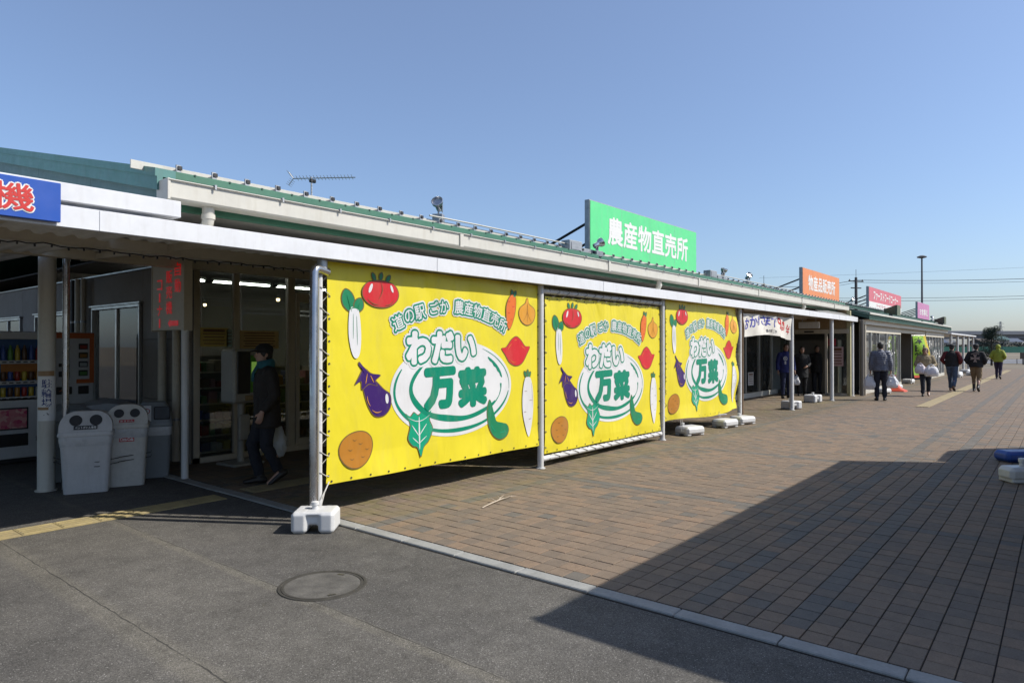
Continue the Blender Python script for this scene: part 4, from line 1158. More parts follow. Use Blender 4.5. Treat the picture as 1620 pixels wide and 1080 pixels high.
MB().prism([(-.16, 0), (-.09, .055), (-.09, .032), (.12, .032), (.12, -.032), (-.09, -.032), (-.09, -.055)], (-.004, .27, .085), (0, -1, 0), (0, 0, 1), (-.001, 0, 0)).build('arrow', REDL, t)
# cloth anniversary banner between two posts
CLW, CLH = 3.15, .53
ab = thing('cloth_banner', 'white cloth banner with blue and red lettering hung between canopy posts', 'banner', (14.27, 5.28, 1.78))
CLOTH = mat('white_cotton', (.72, .69, .62), .85, var=.04, dirt=.1)
def cz(x, v):    # bottom edge bows upward to the right of the middle
    lo = .02 + .09 * math.sin(math.pi * min(1, x / CLW)) ** 1.2 - .04 * (x / CLW); return lo + (CLH - lo) * v
def cy(x, v): return .035 * math.sin(5 * x + 1.5 * v) * (1 - v * .5) + .02 * math.sin(11 * x - 4 * v)
s_ = MB(); nx, nz = 60, 12
vs = [(CLW * i / nx, cy(CLW * i / nx, j / nz), cz(CLW * i / nx, j / nz)) for j in range(nz + 1) for i in range(nx + 1)]
s_.add(vs, [(j * (nx + 1) + i, j * (nx + 1) + i + 1, (j + 1) * (nx + 1) + i + 1, (j + 1) * (nx + 1) + i) for j in range(nz) for i in range(nx)])
s_.build('sheet', CLOTH, ab, smooth=60, recalc=False)
CBL = mat('blue_cloth_print', (.035, .045, .42), .8); CRD = mat('red_cloth_print', (.60, .025, .03), .8)
def cloth_text(body, x, v, h, wd, m):
    vs_, fs_, W_, H_ = text2d(body, .012); q = MB(); sx, sy = wd / W_, h / H_
    q.add([(x + a * sx, cy(x + a * sx, v + b * sy / CLH) - .006, cz(x + a * sx, v + b * sy / CLH)) for a, b in vs_], fs_); q.build('lettering', m, ab, recalc=False)
for i, ch in enumerate('おかげさまで'): cloth_text(ch, .20 + i * .33, .50 + .24 * math.sin(math.pi * (i + .6) / 7.5), .26, .29, CBL)
cloth_text('9', 2.28, .66, .32, .20, CRD); cloth_text('周', 2.62, .55, .25, .24, CRD); cloth_text('年', 2.92, .44, .25, .24, CRD)
cloth_text('■', 1.22, .24, .10, .12, CBL); cloth_text('道の駅 ごか', 1.75, .22, .09, .60, mat('grey_cloth_print', (.10, .10, .12), .8))
for x in (.0, .6, 1.4, 2.2, CLW): MB().tube([(x, cy(x, 1), CLH - .01), (x, .0, CLH + .14)], .004, 5).build('tie_cord', ROPED, ab)
# small white notice box under the canopy
t = thing('notice_box', 'small white light box hanging under the canopy before the doorway', 'sign', (22.3, 6.2, 2.17))
MB().box((0, 0, .10), (.10, .62, .20), b=.01).build('case', WHITE, t)
for s in (-.2, .2): MB().tube([(0, s, .20), (0, s, .46)], .008, 6).build('hanger', GALV, t)
# green flag beside the second doorway
fl = thing('banner_flag', 'lime green upright flag with black lettering by the dark recess', 'flag', (32.4, 4.95, .014), R(-42))
MB().tube([(0, 0, .1), (0, 0, 2.1)], .014, 8).build('pole', ALU, fl, smooth=40)
MB().tube([(0, 0, 2.05), (.62, 0, 2.05)], .008, 6).build('arm', ALU, fl)
LIME = mat('lime_flag_cloth', (.34, .62, .04), .7); YFL = mat('yellow_flag_edge', (.72, .55, .03), .7); RFL = mat('red_flag_edge', (.62, .08, .03), .7)
def fx(u, v): return (.02 + .72 * u + .10 * (1 - v) ** 2 + .05 * math.sin(4 * v), -.02 + .07 * math.sin(5 * v + 2.5 * u), .28 + 1.75 * v + .05 * u * math.sin(3 * v))
def flagpatch(u0, u1, v0, v1, m, off, nm):
    q = MB(); n1, n2 = 6, 20
    vs_ = []
    for j in range(n2 + 1):
        for i in range(n1 + 1):
            p = fx(u0 + (u1 - u0) * i / n1, v0 + (v1 - v0) * j / n2); vs_.append((p[0], p[1] - off, p[2]))
    q.add(vs_, [(j * (n1 + 1) + i, j * (n1 + 1) + i + 1, (j + 1) * (n1 + 1) + i + 1, (j + 1) * (n1 + 1) + i) for j in range(n2) for i in range(n1)]); q.build(nm, m, fl, smooth=60, recalc=False)
flagpatch(0, .82, .06, 1, LIME, 0, 'cloth'); flagpatch(.821, 1, .06, 1, YFL, 0, 'cloth_edge'); flagpatch(0, 1, 0, .059, RFL, 0, 'cloth_hem')
for i, ch in enumerate('本日営業中'):
    vs_, fs_, W_, H_ = text2d(ch, .012); q = MB(); vv = .88 - i * .18
    q.add([((lambda p: (p[0], p[1] - .006, p[2]))(fx(.41 + a * .62 / W_, vv + b * .165 / H_))) for a, b in vs_], fs_); q.build('lettering', BLACK, fl, recalc=False)

# ================================================================== ROOF FITTINGS
def floodlight(label, x, y, z, yaw, kind=0):
    t = thing('floodlight', label, 'floodlight', (x, y, z), yaw, 'roof floodlights'); t.scale = (.82, .82, .82)
    b_ = z - rz_(y)
    MB().box((0, 0, .03 - b_ / 2), (.16, .14, .06 + b_), b=.006).build('base_box', GALV, t)
    MB().tube([(0, 0, .06), (0, 0, .15)], .014, 8).build('stem', GALV, t, smooth=40)
    ax = Vector((0, -.75, .45)).normalized() if kind == 0 else Vector((0, .4, .9)).normalized()
    rings = []; u = Vector((1, 0, 0)); w_ = ax.cross(u); o = Vector((0, 0, .20))
    for d, r in ((-.10, .03), (-.09, .05), (-.02, .055), (.0, .05), (.05, .085), (.10, .092), (.103, .086), (.06, .075)):
        rings.append([o + ax * d + u * (r * math.cos(2 * math.pi * k / 18)) + w_ * (r * math.sin(2 * math.pi * k / 18)) for k in range(18)])
    MB().loft(rings).build('lamp_head', mat('polished_lamp', (.75, .76, .78), .22, metal=.9), t, smooth=40)
    MB().box((.06, 0, .15), (.012, .03, .12)).build('bracket', GALV, t)
floodlight('silver floodlight on the roof edge between antenna and green sign', 5.94, 6.05, 3.20, R(-60))
floodlight('silver floodlight at the lower left corner of the green sign', 8.98, 5.62, 3.03, R(60))
floodlight('silver floodlight right of the green sign', 14.3, 5.75, 3.05, R(160), 1)
floodlight('grey floodlight between the green sign and the orange sign', 16.2, 5.9, 3.12, R(-30))
floodlight('grey floodlight right of the orange sign', 25.6, 5.7, 3.05, R(-30))
floodlight('small grey floodlight at the far end of the roof', 43.9, 5.7, 3.05, R(-30), 1)
for lab, x, y in (('grey junction box on the roof left of the green sign', 8.45, 5.75), ('grey junction box on the roof right of the green sign', 13.6, 5.75)):
    t = thing('junction_box', lab, 'box', (x, y, rz_(y)), 0, 'roof junction boxes')
    MB().box((0, 0, .09), (.34, .16, .17), b=.01).build('case', GALV, t)
    MB().box((0, -.083, .09), (.26, .008, .11), b=.002).build('cover', GALV, t)
    MB().box((.42, -.02, .05), (.5, .10, .08), b=.006).build('trunking', GALV, t)
for lab, x in (('olive green loudspeaker horn on the roof before the pink sign', 29.8), ('olive green loudspeaker horn on the roof right of the mauve sign', 43.0)):
    t = thing('roof_speaker', lab, 'speaker', (x, 5.25, 2.78), 0, 'roof loudspeakers')
    OLV = mat('olive_speaker', (.12, .145, .09), .6)
    MB().loft([[Vector((sx * a, y_, .22 + sz * b)) for sx, sz in ((-1, -1), (1, -1), (1, 1), (-1, 1))] for y_, a, b in ((-.28, .34, .20), (-.20, .33, .19), (.12, .12, .09), (.22, .12, .09))]).build('horn', OLV, t)
    MB().box((0, 0, .06), (.08, .12, .14), b=.01).build('bracket', GALV, t)
# television antenna
an = thing('television_antenna', 'thin multi-element television antenna standing on the roof', 'antenna', (6.1, 9.0, rz_(9.0)))
z0 = rz_(9.0); top = 4.20 - z0
MB().tube([(0, 0, 0), (0, 0, top + .02)], .014, 6).build('mast', GALV, an)
bd = Vector((.633, -.774, .02)).normalized()
b0 = Vector((0, 0, top)) - bd * .28
MB().tube([b0, b0 + bd * .96], .008, 6).build('boom', GALV, an)
px_ = Vector((bd.y, -bd.x, 0)).normalized()
for i in range(17):
    p = b0 + Vector((0, 0, .005)) + bd * (.06 + i * .053); MB().tube([p - px_ * .07 - Vector((0, 0, .02)), p + px_ * .07 + Vector((0, 0, .02))], .004, 5).build('element', GALV, an)
for s in (-1, 1):
    MB().tube([b0, b0 - bd * .07 + Vector((0, 0, s * .10))], .006, 5).build('reflector_arm', GALV, an)
    for k in range(4):
        p = b0 + (Vector((0, 0, s * .10)) - bd * .07) * (k + 1) / 4; MB().tube([p - px_ * .12, p + px_ * .12], .003, 5).build('reflector_rod', GALV, an)
MB().box((.02, 0, top - .04), (.10, .05, .05), b=.006).build('clamp', DARK, an)

# ================================================================== VENDING CORNER
VMW = mat('vending_white', (.62, .63, .64), .4, var=.03, dirt=.08)
def bottle_mesh(h, r):
    return MB().lathe((0, 0, 0), [(r * .9, 0), (r, .01), (r, h * .62), (r * .45, h * .85), (r * .4, h * .97), (r * .01, h)], 10).mesh('bottle', BLACK, 40)
def can_mesh(h, r): return MB().lathe((0, 0, 0), [(r * .85, 0), (r, .008), (r, h - .008), (r * .85, h), (.001, h)], 10).mesh('drink_can', BLACK, 40)
DR = [mat('drink_%s' % n_, c_, .35) for n_, c_ in (('green', (.10, .26, .06)), ('red', (.35, .03, .02)), ('blue', (.03, .08, .30)), ('amber', (.38, .18, .03)), ('brown', (.10, .045, .02)), ('pale', (.45, .50, .50)), ('yellow', (.50, .38, .04)))]
BOT = []; CAN = []
for d in DR:
    b_ = bottle_mesh(.21, .032); b_.materials.clear(); b_.materials.append(d); BOT.append(b_)
    c_ = can_mesh(.125, .031); c_.materials.clear(); c_.materials.append(d); CAN.append(c_)
v1 = thing('vending_machine', 'large white drinks vending machine with three rows of bottles', 'vending machine', (2.05, 11.05, 0))
W_ = 1.16
MB().box((W_ / 2, .40, .915), (W_, .60, 1.79), b=.012).build('cabinet', VMW, v1)
for x0, x1 in ((.0, .05), (W_ - .05, W_)): MB().span((x0, .0, .08), (x1, .098, 1.80), bev=.006).build('front_edge', VMW, v1)
MB().span((.051, .0, 1.70), (W_ - .051, .098, 1.80), bev=.006).build('top_band', VMW, v1)
MB().span((.051, .0, .08), (W_ - .051, .098, .90), bev=.006).build('lower_door', VMW, v1)
MB().span((.0, .02, .02), (W_, .60, .079), bev=.006).build('kick_plate', BLACK, v1)
MB().span((.052, .085, .901), (W_ - .052, .097, 1.699)).build('display_back', mat('blue_display_back', (.03, .10, .26), .6), v1)
MB().span((W_ * .55, .082, 1.16), (W_ - .053, .0845, 1.40)).build('display_band', mat('orange_display', (.45, .17, .03), .6), v1)
for zi, z in enumerate((1.40, 1.12, .905)):
    MB().span((.052, .004, z), (W_ - .052, .084, z + .012)).build('display_shelf', VMW, v1)
    bs = MB().span((.052, .0, z - .035), (W_ - .052, .0035, z + .012)).build('button_strip', mat('button_strip_grey', (.55, .55, .55), .5), v1)
    for i in range(13):
        MB().box((.095 + i * .08, -.003, z - .012), (.05, .006, .016), b=.002).build('button', BLACK, bs)
        me = (BOT if zi == 0 else CAN)[(i * 5 + zi * 2 + (i // 3)) % 7]
        link('bottle' if zi == 0 else 'drink_can', me, v1, loc=(.095 + i * .08, .045, z + .013))
MB().box((.62, -.004, .62), (.62, .012, .30), b=.01).build('advert_frame', BLACK, v1)
def plaid(name, a, b):
    m = bpy.data.materials.new(name); g = NG(m); p = g.pos(); vo = g.n('ShaderNodeTexVoronoi'); vo.inputs['Scale'].default_value = 22; g.l(p, vo.inputs['Vector'])
    sp = g.n('ShaderNodeSeparateColor'); g.l(vo.outputs['Color'], sp.inputs[0]); g.l(g.mix(sp.outputs[0], a, b), g.b.inputs['Base Color']); g.b.inputs['Roughness'].default_value = .5; return m
MB().box((.62, -.011, .62), (.58, .003, .26)).build('advert', plaid('pink_advert', (.45, .04, .12), (.60, .35, .30)), v1)
MB().box((.62, -.004, .33), (.62, .012, .17), b=.01).build('delivery_flap', BLACK, v1)
MB().box((1.03, -.01, .33), (.05, .03, .06), b=.008).build('latch', GALV, v1)
v2 = thing('vending_machine', 'narrow white vending machine with orange trim beside the window', 'vending machine', (3.30, 11.25, 0))
MB().box((.28, .36, .915), (.56, .70, 1.79), b=.012).build('cabinet', VMW, v2)
OT = mat('orange_trim', (.58, .13, .02), .5)
MB().span((.0, -.006, 1.72), (.56, .008, 1.80), bev=.003).build('trim', OT, v2); MB().span((.50, -.006, 1.06), (.56, .008, 1.719), bev=.003).build('trim', OT, v2); MB().span((.33, -.006, 1.06), (.499, .008, 1.12), bev=.003).build('trim', OT, v2)
for i in range(4):
    MB().box((.415, -.004, 1.60 - i * .13), (.12, .012, .085), b=.004).build('product_window', BLACK, v2); MB().box((.415, -.011, 1.595 - i * .13), (.09, .004, .05)).build('product_card', DR[(i * 2 + 1) % 7], v2)
for z, h in ((1.33, .05), (1.20, .08), (.96, .11)): MB().box((.17, -.004, z), (.14 if z > 1 else .2, .012, h), b=.006).build('coin_panel', BLACK, v2)
MB().box((.17, -.012, .975), (.14, .006, .014), rot=Matrix.Rotation(R(-18), 3, 'Y')).build('pay_pointer', OT, v2)
MB().box((.42, -.004, .96), (.14, .012, .12), b=.006).build('card_reader', BLACK, v2)

# bins
def arch(wd, h, r, n_=8):
    pts = [(-wd / 2, 0), (wd / 2, 0)]
    for i in range(n_ + 1):
        a = math.pi / 2 * i / n_; pts.append((wd / 2 - r + r * math.cos(a), h - r + r * math.sin(a)))
    for i in range(n_ + 1):
        a = math.pi / 2 + math.pi / 2 * i / n_; pts.append((-wd / 2 + r + r * math.cos(a), h - r + r * math.sin(a)))
    return pts
def rrect(wx, wy, r, z, n_=4):
    o = []
    for sx, sy, a0 in ((1, 1, 0), (-1, 1, 90), (-1, -1, 180), (1, -1, 270)):
        for i in range(n_ + 1):
            a = R(a0 + 90 * i / n_); o.append(Vector((sx * (wx / 2 - r) + r * math.cos(a), sy * (wy / 2 - r) + r * math.sin(a), z)))
    return o
BINW = mat('scuffed_white_bin', (.60, .60, .60), .5, var=.06, vs=5, dirt=.4, dcol=(.27, .25, .23), streak=True)
BING = mat('grey_bin', (.24, .26, .27), .5, var=.06, dirt=.2); LINER = mat('bin_liner', (.50, .51, .52), .3, var=.1, bump=.6, bs=25)
def bin_(label, x, y, rz, wd, dp, h, hood, body, slot='round', hoodh=.22):
    t = thing('litter_bin', label, 'bin', (x, y, 0), rz, 'bins by the vending corner')
    MB().loft([rrect(wd * .80, dp * .80, .04, .005), rrect(wd * .82, dp * .82, .05, .03), rrect(wd * .94, dp * .94, .05, h), rrect(wd * .90, dp * .90, .05, h), rrect(wd * .8, dp * .8, .05, h - .05)]).build('body', body, t, smooth=35)
    MB().loft([rrect(wd * .945, dp * .945, .05, h - .10), rrect(wd * .975, dp * .975, .05, h - .03), rrect(wd * .96, dp * .96, .05, h + .004)], caps=False).build('liner', LINER, t, smooth=60)
    MB().loft([rrect(wd * 1.0, dp * 1.0, .05, h + .005), rrect(wd * 1.02, dp * 1.02, .05, h + .02), rrect(wd * .98, dp * .98, .05, h + .055)]).build('rim', hood, t, smooth=35)
    if slot == 'round':
        m_ = MB(); P = arch(wd * .96, hoodh, hoodh * .75)
        fr = [Vector((a, -dp * .47 + b * .35, h + .056 + b)) for a, b in P]; bk = [Vector((a * .96, dp * .45, h + .056 + b * .92)) for a, b in P]
        m_.loft([fr, bk]); m_.build('hood', hood, t, smooth=35)
        tl = math.atan(.35)
        M_ = Matrix.Rotation(-tl, 3, 'X')
        for s in (-1, 1):
            hl = MB(); cc = Vector((s * wd * .18, -dp * .47 + .35 * hoodh * .55 - .004, h + .056 + hoodh * .55))
            hl.loft([[cc + M_ @ Vector((r * math.cos(2 * math.pi * k / 20), d, r * math.sin(2 * math.pi * k / 20))) for k in range(20)] for r, d in ((wd * .115, -.003), (wd * .105, -.006), (wd * .10, .004))]); hl.build('round_hole', BLACK, t, smooth=40)
        return t, h
    else:
        m_ = MB(); m_.loft([rrect(wd * .97, dp * .97, .05, h + .056), rrect(wd * .90, dp * .80, .05, h + .20), rrect(wd * .60, dp * .45, .05, h + .30)]); m_.build('hood', hood, t, smooth=35)
        MB().box((wd * .22, -dp * .42, h + .17), (wd * .42, .03, .16), b=.01, rot=Matrix.Rotation(R(-14), 3, 'X')).build('push_flap', BLACK, t)
        MB().box((-wd * .16, -dp * .43, h + .17), (wd * .2, .012, .19), rot=Matrix.Rotation(R(-14), 3, 'X')).build('notice_label', SIGNW, t)
        return t, h
FC = R(-24)
t, h = bin_('scuffed white two-hole bin tied to the column, nearest of the bins', 2.83, 8.42, FC, .52, .46, .62, BINW, BINW)
def label_on(t, body, z, y, wd, h_, bgm, fgm, tilt=0, x=0):
    M_ = Matrix.Rotation(-tilt, 3, 'X'); MB().box((x, y, z), (wd, .004, h_), rot=M_).build('bin_label', bgm, t)
    q = MB(); put_text(q, body, (x, y - .005, z), (1, 0, 0), (0, math.sin(tilt), math.cos(tilt)), h=h_ * .62, width=wd * .88, bold=.03); q.build('label_lettering', fgm, t, recalc=False)
label_on(t, 'ペットボトル専用', .722, -.212, .22, .042, BLACK, SIGNW, math.atan(.35))
t, h = bin_('clean white two-hole bin with red labels, middle of the three front bins', 3.26, 8.46, FC, .44, .42, .66, mat('off_white_bin', (.62, .60, .55), .5, dirt=.15), mat('off_white_bin', (.62, .60, .55), .5, dirt=.15))
RL = mat('red_label', (.55, .02, .03), .5)
label_on(t, 'あきかん', .752, -.196, .15, .03, RL, SIGNW, math.atan(.35)); label_on(t, 'Coca-Cola', .545, -.196, .15, .055, RL, SIGNW)
t, h = bin_('dark grey bin with slanted lid and black flap beside the white post', 3.66, 8.72, FC, .42, .40, .62, BING, BING, 'flap')
q = MB()
for k_ in range(16): q.add([], [])
ring_ = MB(); N_ = 18
ring_.loft([[Vector((-.067 + r * math.cos(2 * math.pi * k / N_), -.185 + .0, .82 + r * math.sin(2 * math.pi * k / N_))) for k in range(N_)] for r in (.030, .022)], caps=False)
ring_.build('no_entry_mark', RL, t)
# cord round the two front bins
cb = thing('tie_cord', 'thin black cord tying the two white bins to the column', 'cord', (2.6, 8.6, .3))
for dz in (0, .05): MB().tube([(-.02, .08, dz + .02), (.02, -.20, dz), (.25, -.42, dz - .01), (.48, -.36, dz), (.50, -.32, dz), (.83, -.35, dz + .02), (.90, -.20, dz + .02)], .005, 5).build('strand', BLACK, cb, smooth=60)
# large moulded hood bin behind
t = thing('recycling_container', 'bulky grey domed recycling container behind the white bins', 'container', (3.35, 9.35, 0), R(-20))
CG = mat('grey_container', (.36, .37, .38), .55, dirt=.25)
MB().loft([rrect(.95, .62, .08, .01), rrect(1.0, .66, .10, .55), rrect(1.02, .68, .10, .60)]).build('body', CG, t, smooth=40)
dm = MB(); rr = []
for i in range(9):
    a = math.pi * i / 8 * .98 + .02; rr.append([Vector((-.5 * math.cos(a), y_, .601 + .34 * math.sin(a) * k_)) for y_, k_ in ((-.33, .9), (-.1, 1.0), (.2, 1.0), (.33, .85))])
vs_ = [p for r_ in rr for p in r_]; dm.add(vs_, [(i * 4 + j, i * 4 + j + 1, (i + 1) * 4 + j + 1, (i + 1) * 4 + j) for i in range(8) for j in range(3)]); dm.add([r_[0] for r_ in rr], [tuple(range(9))]); dm.add([r_[3] for r_ in rr], [tuple(range(8, -1, -1))])
dm.build('dome_lid', CG, t, smooth=40)
MB().box((-.30, -.36, .66), (.34, .05, .12), b=.015, rot=Matrix.Rotation(R(-18), 3, 'X')).build('intake_flap', mat('brown_flap', (.30, .20, .11), .6), t)
t = thing('storage_crate', 'dark grey lidded crate partly hidden behind the column', 'crate', (2.92, 9.3, 0), R(-15))
MB().loft([rrect(.44, .40, .03, .01), rrect(.48, .44, .03, .70), rrect(.50, .46, .03, .72)]).build('body', BING, t, smooth=35); MB().loft([rrect(.50, .46, .03, .725), rrect(.46, .42, .05, .84), rrect(.30, .28, .05, .90)]).build('lid', BING, t, smooth=35)

# ================================================================== PRICE KIOSK AND SHOP INTERIOR
kk = thing('ticket_kiosk', 'pale pedestal terminal with black hood and green screen by the glass', 'kiosk', (4.74, 8.62, .014), R(6))
KW = mat('kiosk_ivory', (.40, .38, .33), .5)
MB().box((0, 0, .02), (.46, .42, .035), b=.01).build('base_plate', KW, kk); MB().tube([(.02, .02, .03), (.02, .02, .86)], .045, 14).build('stem', KW, kk, smooth=40)
MB().box((.02, -.045, .50), (.16, .05, .34), b=.012).build('leaflet_box', KW, kk)
MB().box((0, 0, 1.19), (.42, .30, .72), b=.03).build('cabinet', KW, kk)
MB().box((-.06, -.155, 1.24), (.20, .02, .56), b=.008).build('black_hood', BLACK, kk); MB().box((.11, -.152, 1.22), (.14, .014, .50), b=.006).build('screen_surround', mat('screen_green', (.10, .36, .03), .4), kk)
MB().box((.11, -.161, 1.30), (.11, .006, .16)).build('screen', mat('kiosk_screen', (.30, .55, .10), .3, emit=.25), kk)
MB().box((.08, -.155, .90), (.24, .02, .07), b=.006).build('card_slot_panel', mat('kiosk_wood', (.36, .26, .13), .5), kk)
def poster(label, x, z, wd, h, colr, y=9.112, rows=5, head=True, name='poster'):
    t = thing(name, label, 'poster', (x, y, z))
    MB().box((0, 0, 0), (wd, .004, h)).build('paper', mat('paper_%d_%d' % (int(colr[0] * 99), int(colr[2] * 99)), colr, .7), t)
    for r_ in range(rows):
        zz = h * .5 - h * (r_ + .9) / (rows + .8)
        wl = wd * (.8 if r_ else .85) * (1 if r_ % 2 else .9)
        MB().box((0, -.004, zz), (wl, .002, h * (.14 if (r_ == 0 and head) else .05))).build('print_line', mat('brown_print_line', (.16, .07, .03), .7), t)
    return t
poster('yellow poster with brown heading in the shop window, left of the mullion', 4.62, 1.73, .40, .26, (.62, .46, .12))
poster('yellow and red price chart in the shop window above the terminal', 5.30, 1.70, .62, .26, (.58, .40, .16), head=False, rows=6)
poster('small green and white notice beside the yellow poster', 4.84, 1.72, .08, .24, (.35, .48, .40), rows=4, head=False)
def shelf(label, x, y, wd, dp, h, levels, rz=0, seed=1, name='display_shelf', big=False):
    rd = random.Random(seed)
    t = thing(name, label, 'shelf', (x, y, .02), rz)
    for s in (-1, 1): MB().span((s * wd / 2 - .015, -dp / 2, 0), (s * wd / 2 + .015, dp / 2, h), bev=.003).build('side_panel', ALUB, t)
    MB().span((-wd / 2 + .016, dp / 2 - .02, 0), (wd / 2 - .016, dp / 2, h)).build('back_panel', INWALL, t)
    for L in range(levels):
        z = .08 + (h - .1) * L / levels
        MB().span((-wd / 2 + .016, -dp / 2, z), (wd / 2 - .016, dp / 2 - .021, z + .02)).build('shelf_board', ALUB, t)
        x_ = -wd / 2 + .05
        while x_ < wd / 2 - .08:
            w_ = rd.uniform(.06, .16); hh = rd.uniform(.4, .85) * ((h - .1) / levels - .03)
            MB().box((x_ + w_ / 2, -dp * .12, z + .021 + hh / 2), (w_ * .9, dp * .55, hh), b=.006).build('goods', rd.choice(GOODS), t)
            x_ += w_ + .01
GOODS = DR + [mat('goods_%s' % n_, c_, .6) for n_, c_ in (('white', (.6, .6, .58)), ('cream', (.5, .42, .28)), ('navy', (.03, .05, .18)), ('pink', (.5, .2, .22)))]
shelf('rack of bagged goods close behind the shop window glass', 4.78, 9.55, .70, .40, 1.45, 6, 0, 3)
shelf('low shelf of goods behind the glass right of the terminal', 6.1, 10.0, 1.3, .45, 1.25, 4, 0, 4)
shelf('long shelf of goods deep in the shop behind the terminal', 6.0, 12.2, 2.4, .5, 1.5, 4, 0, 5)
shelf('shelf of goods at the back of the shop near the door', 8.2, 10.6, 1.8, .5, 1.5, 4, 0, 6)
shelf('tall window shelf of colourful goods behind the cloth banner, left', 17.0, 7.9, 1.1, .40, 1.9, 5, 0, 7)
shelf('tall window shelf of colourful goods behind the cloth banner, middle', 18.5, 7.9, 1.2, .40, 1.9, 5, 0, 8)
shelf('tall window shelf of colourful goods behind the man in blue', 20.0, 7.95, 1.2, .40, 2.0, 5, 0, 9)
shelf('dark shelf of goods behind the doorway glass', 24.3, 6.6, 1.6, .40, 1.8, 5, R(90), 11)
poster('red and white poster on the glass right of the doorway', 0, 0, .42, .62, (.55, .36, .33), rows=6)
o = [q for q in bpy.data.objects if q.get('label', '').startswith('red and white poster')][0]; o.location = (23.49, 5.70, 1.28); o.rotation_euler = (0, 0, R(-90))
poster('red round-headed notice above the poster by the doorway', 0, 0, .22, .22, (.50, .03, .06), rows=2)
o = [q for q in bpy.data.objects if q.get('label', '').startswith('red round-headed')][0]; o.location = (23.488, 5.82, 1.74); o.rotation_euler = (0, 0, R(-90))
for i, (x, z) in enumerate(((17.9, .62), (18.8, .55), (20.9, .60), (17.5, 1.35), (19.7, 1.30))):
    poster(['white notice low on the window under the cloth banner', 'white notice low on the window left of the man in blue', 'white notice low on the window behind the man in blue', 'white notice at eye height under the cloth banner', 'white notice at eye height left of the man in blue'][i], x, z, .46, .40, (.62, .62, .60), y=7.535, rows=5)
for i, x in enumerate((17.2, 18.3)):
    t = thing('hanging_lantern', ['red hanging strip under the cloth banner, left one', 'red hanging strip under the cloth banner, right one'][i], 'lantern', (x, 7.45, 1.55))
    MB().lathe((0, 0, 0), [(.03, .03), (.075, .06), (.085, .25), (.085, .45), (.075, .60), (.03, .63)], 14).build('paper_shade', mat('red_paper', (.55, .04, .02), .7), t, smooth=40); MB().tube([(0, 0, .63), (0, 0, .72)], .006, 5).build('cord', BLACK, t)
t = thing('ashtray_stand', 'slim white standing ashtray just past the last yellow banner', 'ashtray', (16.9, 6.95, .014), R(-20))
MB().loft([rrect(.26, .26, .03, 0), rrect(.24, .24, .03, .72), rrect(.27, .27, .03, .74)]).build('body', PLASTW, t, smooth=35); MB().loft([rrect(.27, .27, .03, .745), rrect(.16, .20, .03, .98)]).build('hood', PLASTW, t, smooth=35); MB().box((0, -.12, .85), (.12, .03, .10), b=.01).build('opening', BLACK, t)
t = thing('menu_stand', 'slim white notice stand beside the last banner post', 'notice stand', (15.2, 6.3, .014), R(-30))
MB().box((0, 0, .85), (.36, .03, 1.1), b=.005).build('panel', SIGNW, t); MB().box((0, -.017, 1.25), (.32, .004, .18)).build('red_heading', RL, t); MB().box((0, 0, .15), (.04, .03, .3)).build('leg', GALV, t); MB().box((0, 0, .01), (.4, .3, .02), b=.004).build('foot', GALV, t)
# red cone
t = thing('traffic_cone', 'red cone base with dark stub lying beside the glazed bay', 'cone', (27.2, 4.62, .014))
CN = mat('cone_red', (.62, .07, .02), .5)
MB().loft([rrect(.62, .62, .06, 0), rrect(.60, .60, .06, .03), rrect(.30, .30, .1, .12), rrect(.14, .14, .06, .24), rrect(.08, .08, .03, .26)]).build('base', CN, t, smooth=40); MB().tube([(0, 0, .25), (0, 0, .40)], .035, 10).build('stub', BLACK, t, smooth=40)

# ================================================================== PEOPLE
def V(*a): return Vector(a)
def hand(mb, wr, d, palm_n, s=1., curl=.5, thumb_side=1):
    """palm and five fingers: wr wrist, d direction of the hand, palm_n palm normal"""
    d = d.normalized(); nrm = (palm_n - d * palm_n.dot(d)).normalized(); sd_ = d.cross(nrm)
    mb.tube([wr - d * .02 * s, wr + d * .03 * s, wr + d * .085 * s], [(.026 * s, .020 * s), (.036 * s, .017 * s), (.040 * s, .014 * s)], 10, side=sd_, round_=True)
    for i, (o_, L) in enumerate(((-.031, .062), (-.0105, .076), (.0105, .080), (.031, .072))):
        b_ = wr + d * .085 * s + sd_ * o_ * s; p = [b_ - d * .012 * s]; dr = d; cur = b_; r_ = [.0095 * s]
        for k, f in enumerate((.45, .32, .23)):
            a = curl * (k + .6) * .75; dr = (d * math.cos(a) + nrm * math.sin(a)).normalized(); cur = cur + dr * L * f * s; p.append(cur.copy()); r_.append((.0092 - .0008 * k) * s)
        mb.tube(p, r_, 7, round_=True)
    b_ = wr + d * .025 * s + sd_ * .030 * s * thumb_side; td = (d * .62 + sd_ * thumb_side * .62 + nrm * .48).normalized()
    t2 = (d * .85 + nrm * .5).normalized()
    mb.tube([b_, b_ + td * .035 * s, b_ + td * .035 * s + t2 * .03 * s], [.013 * s, .011 * s, .009 * s], 7, round_=True)
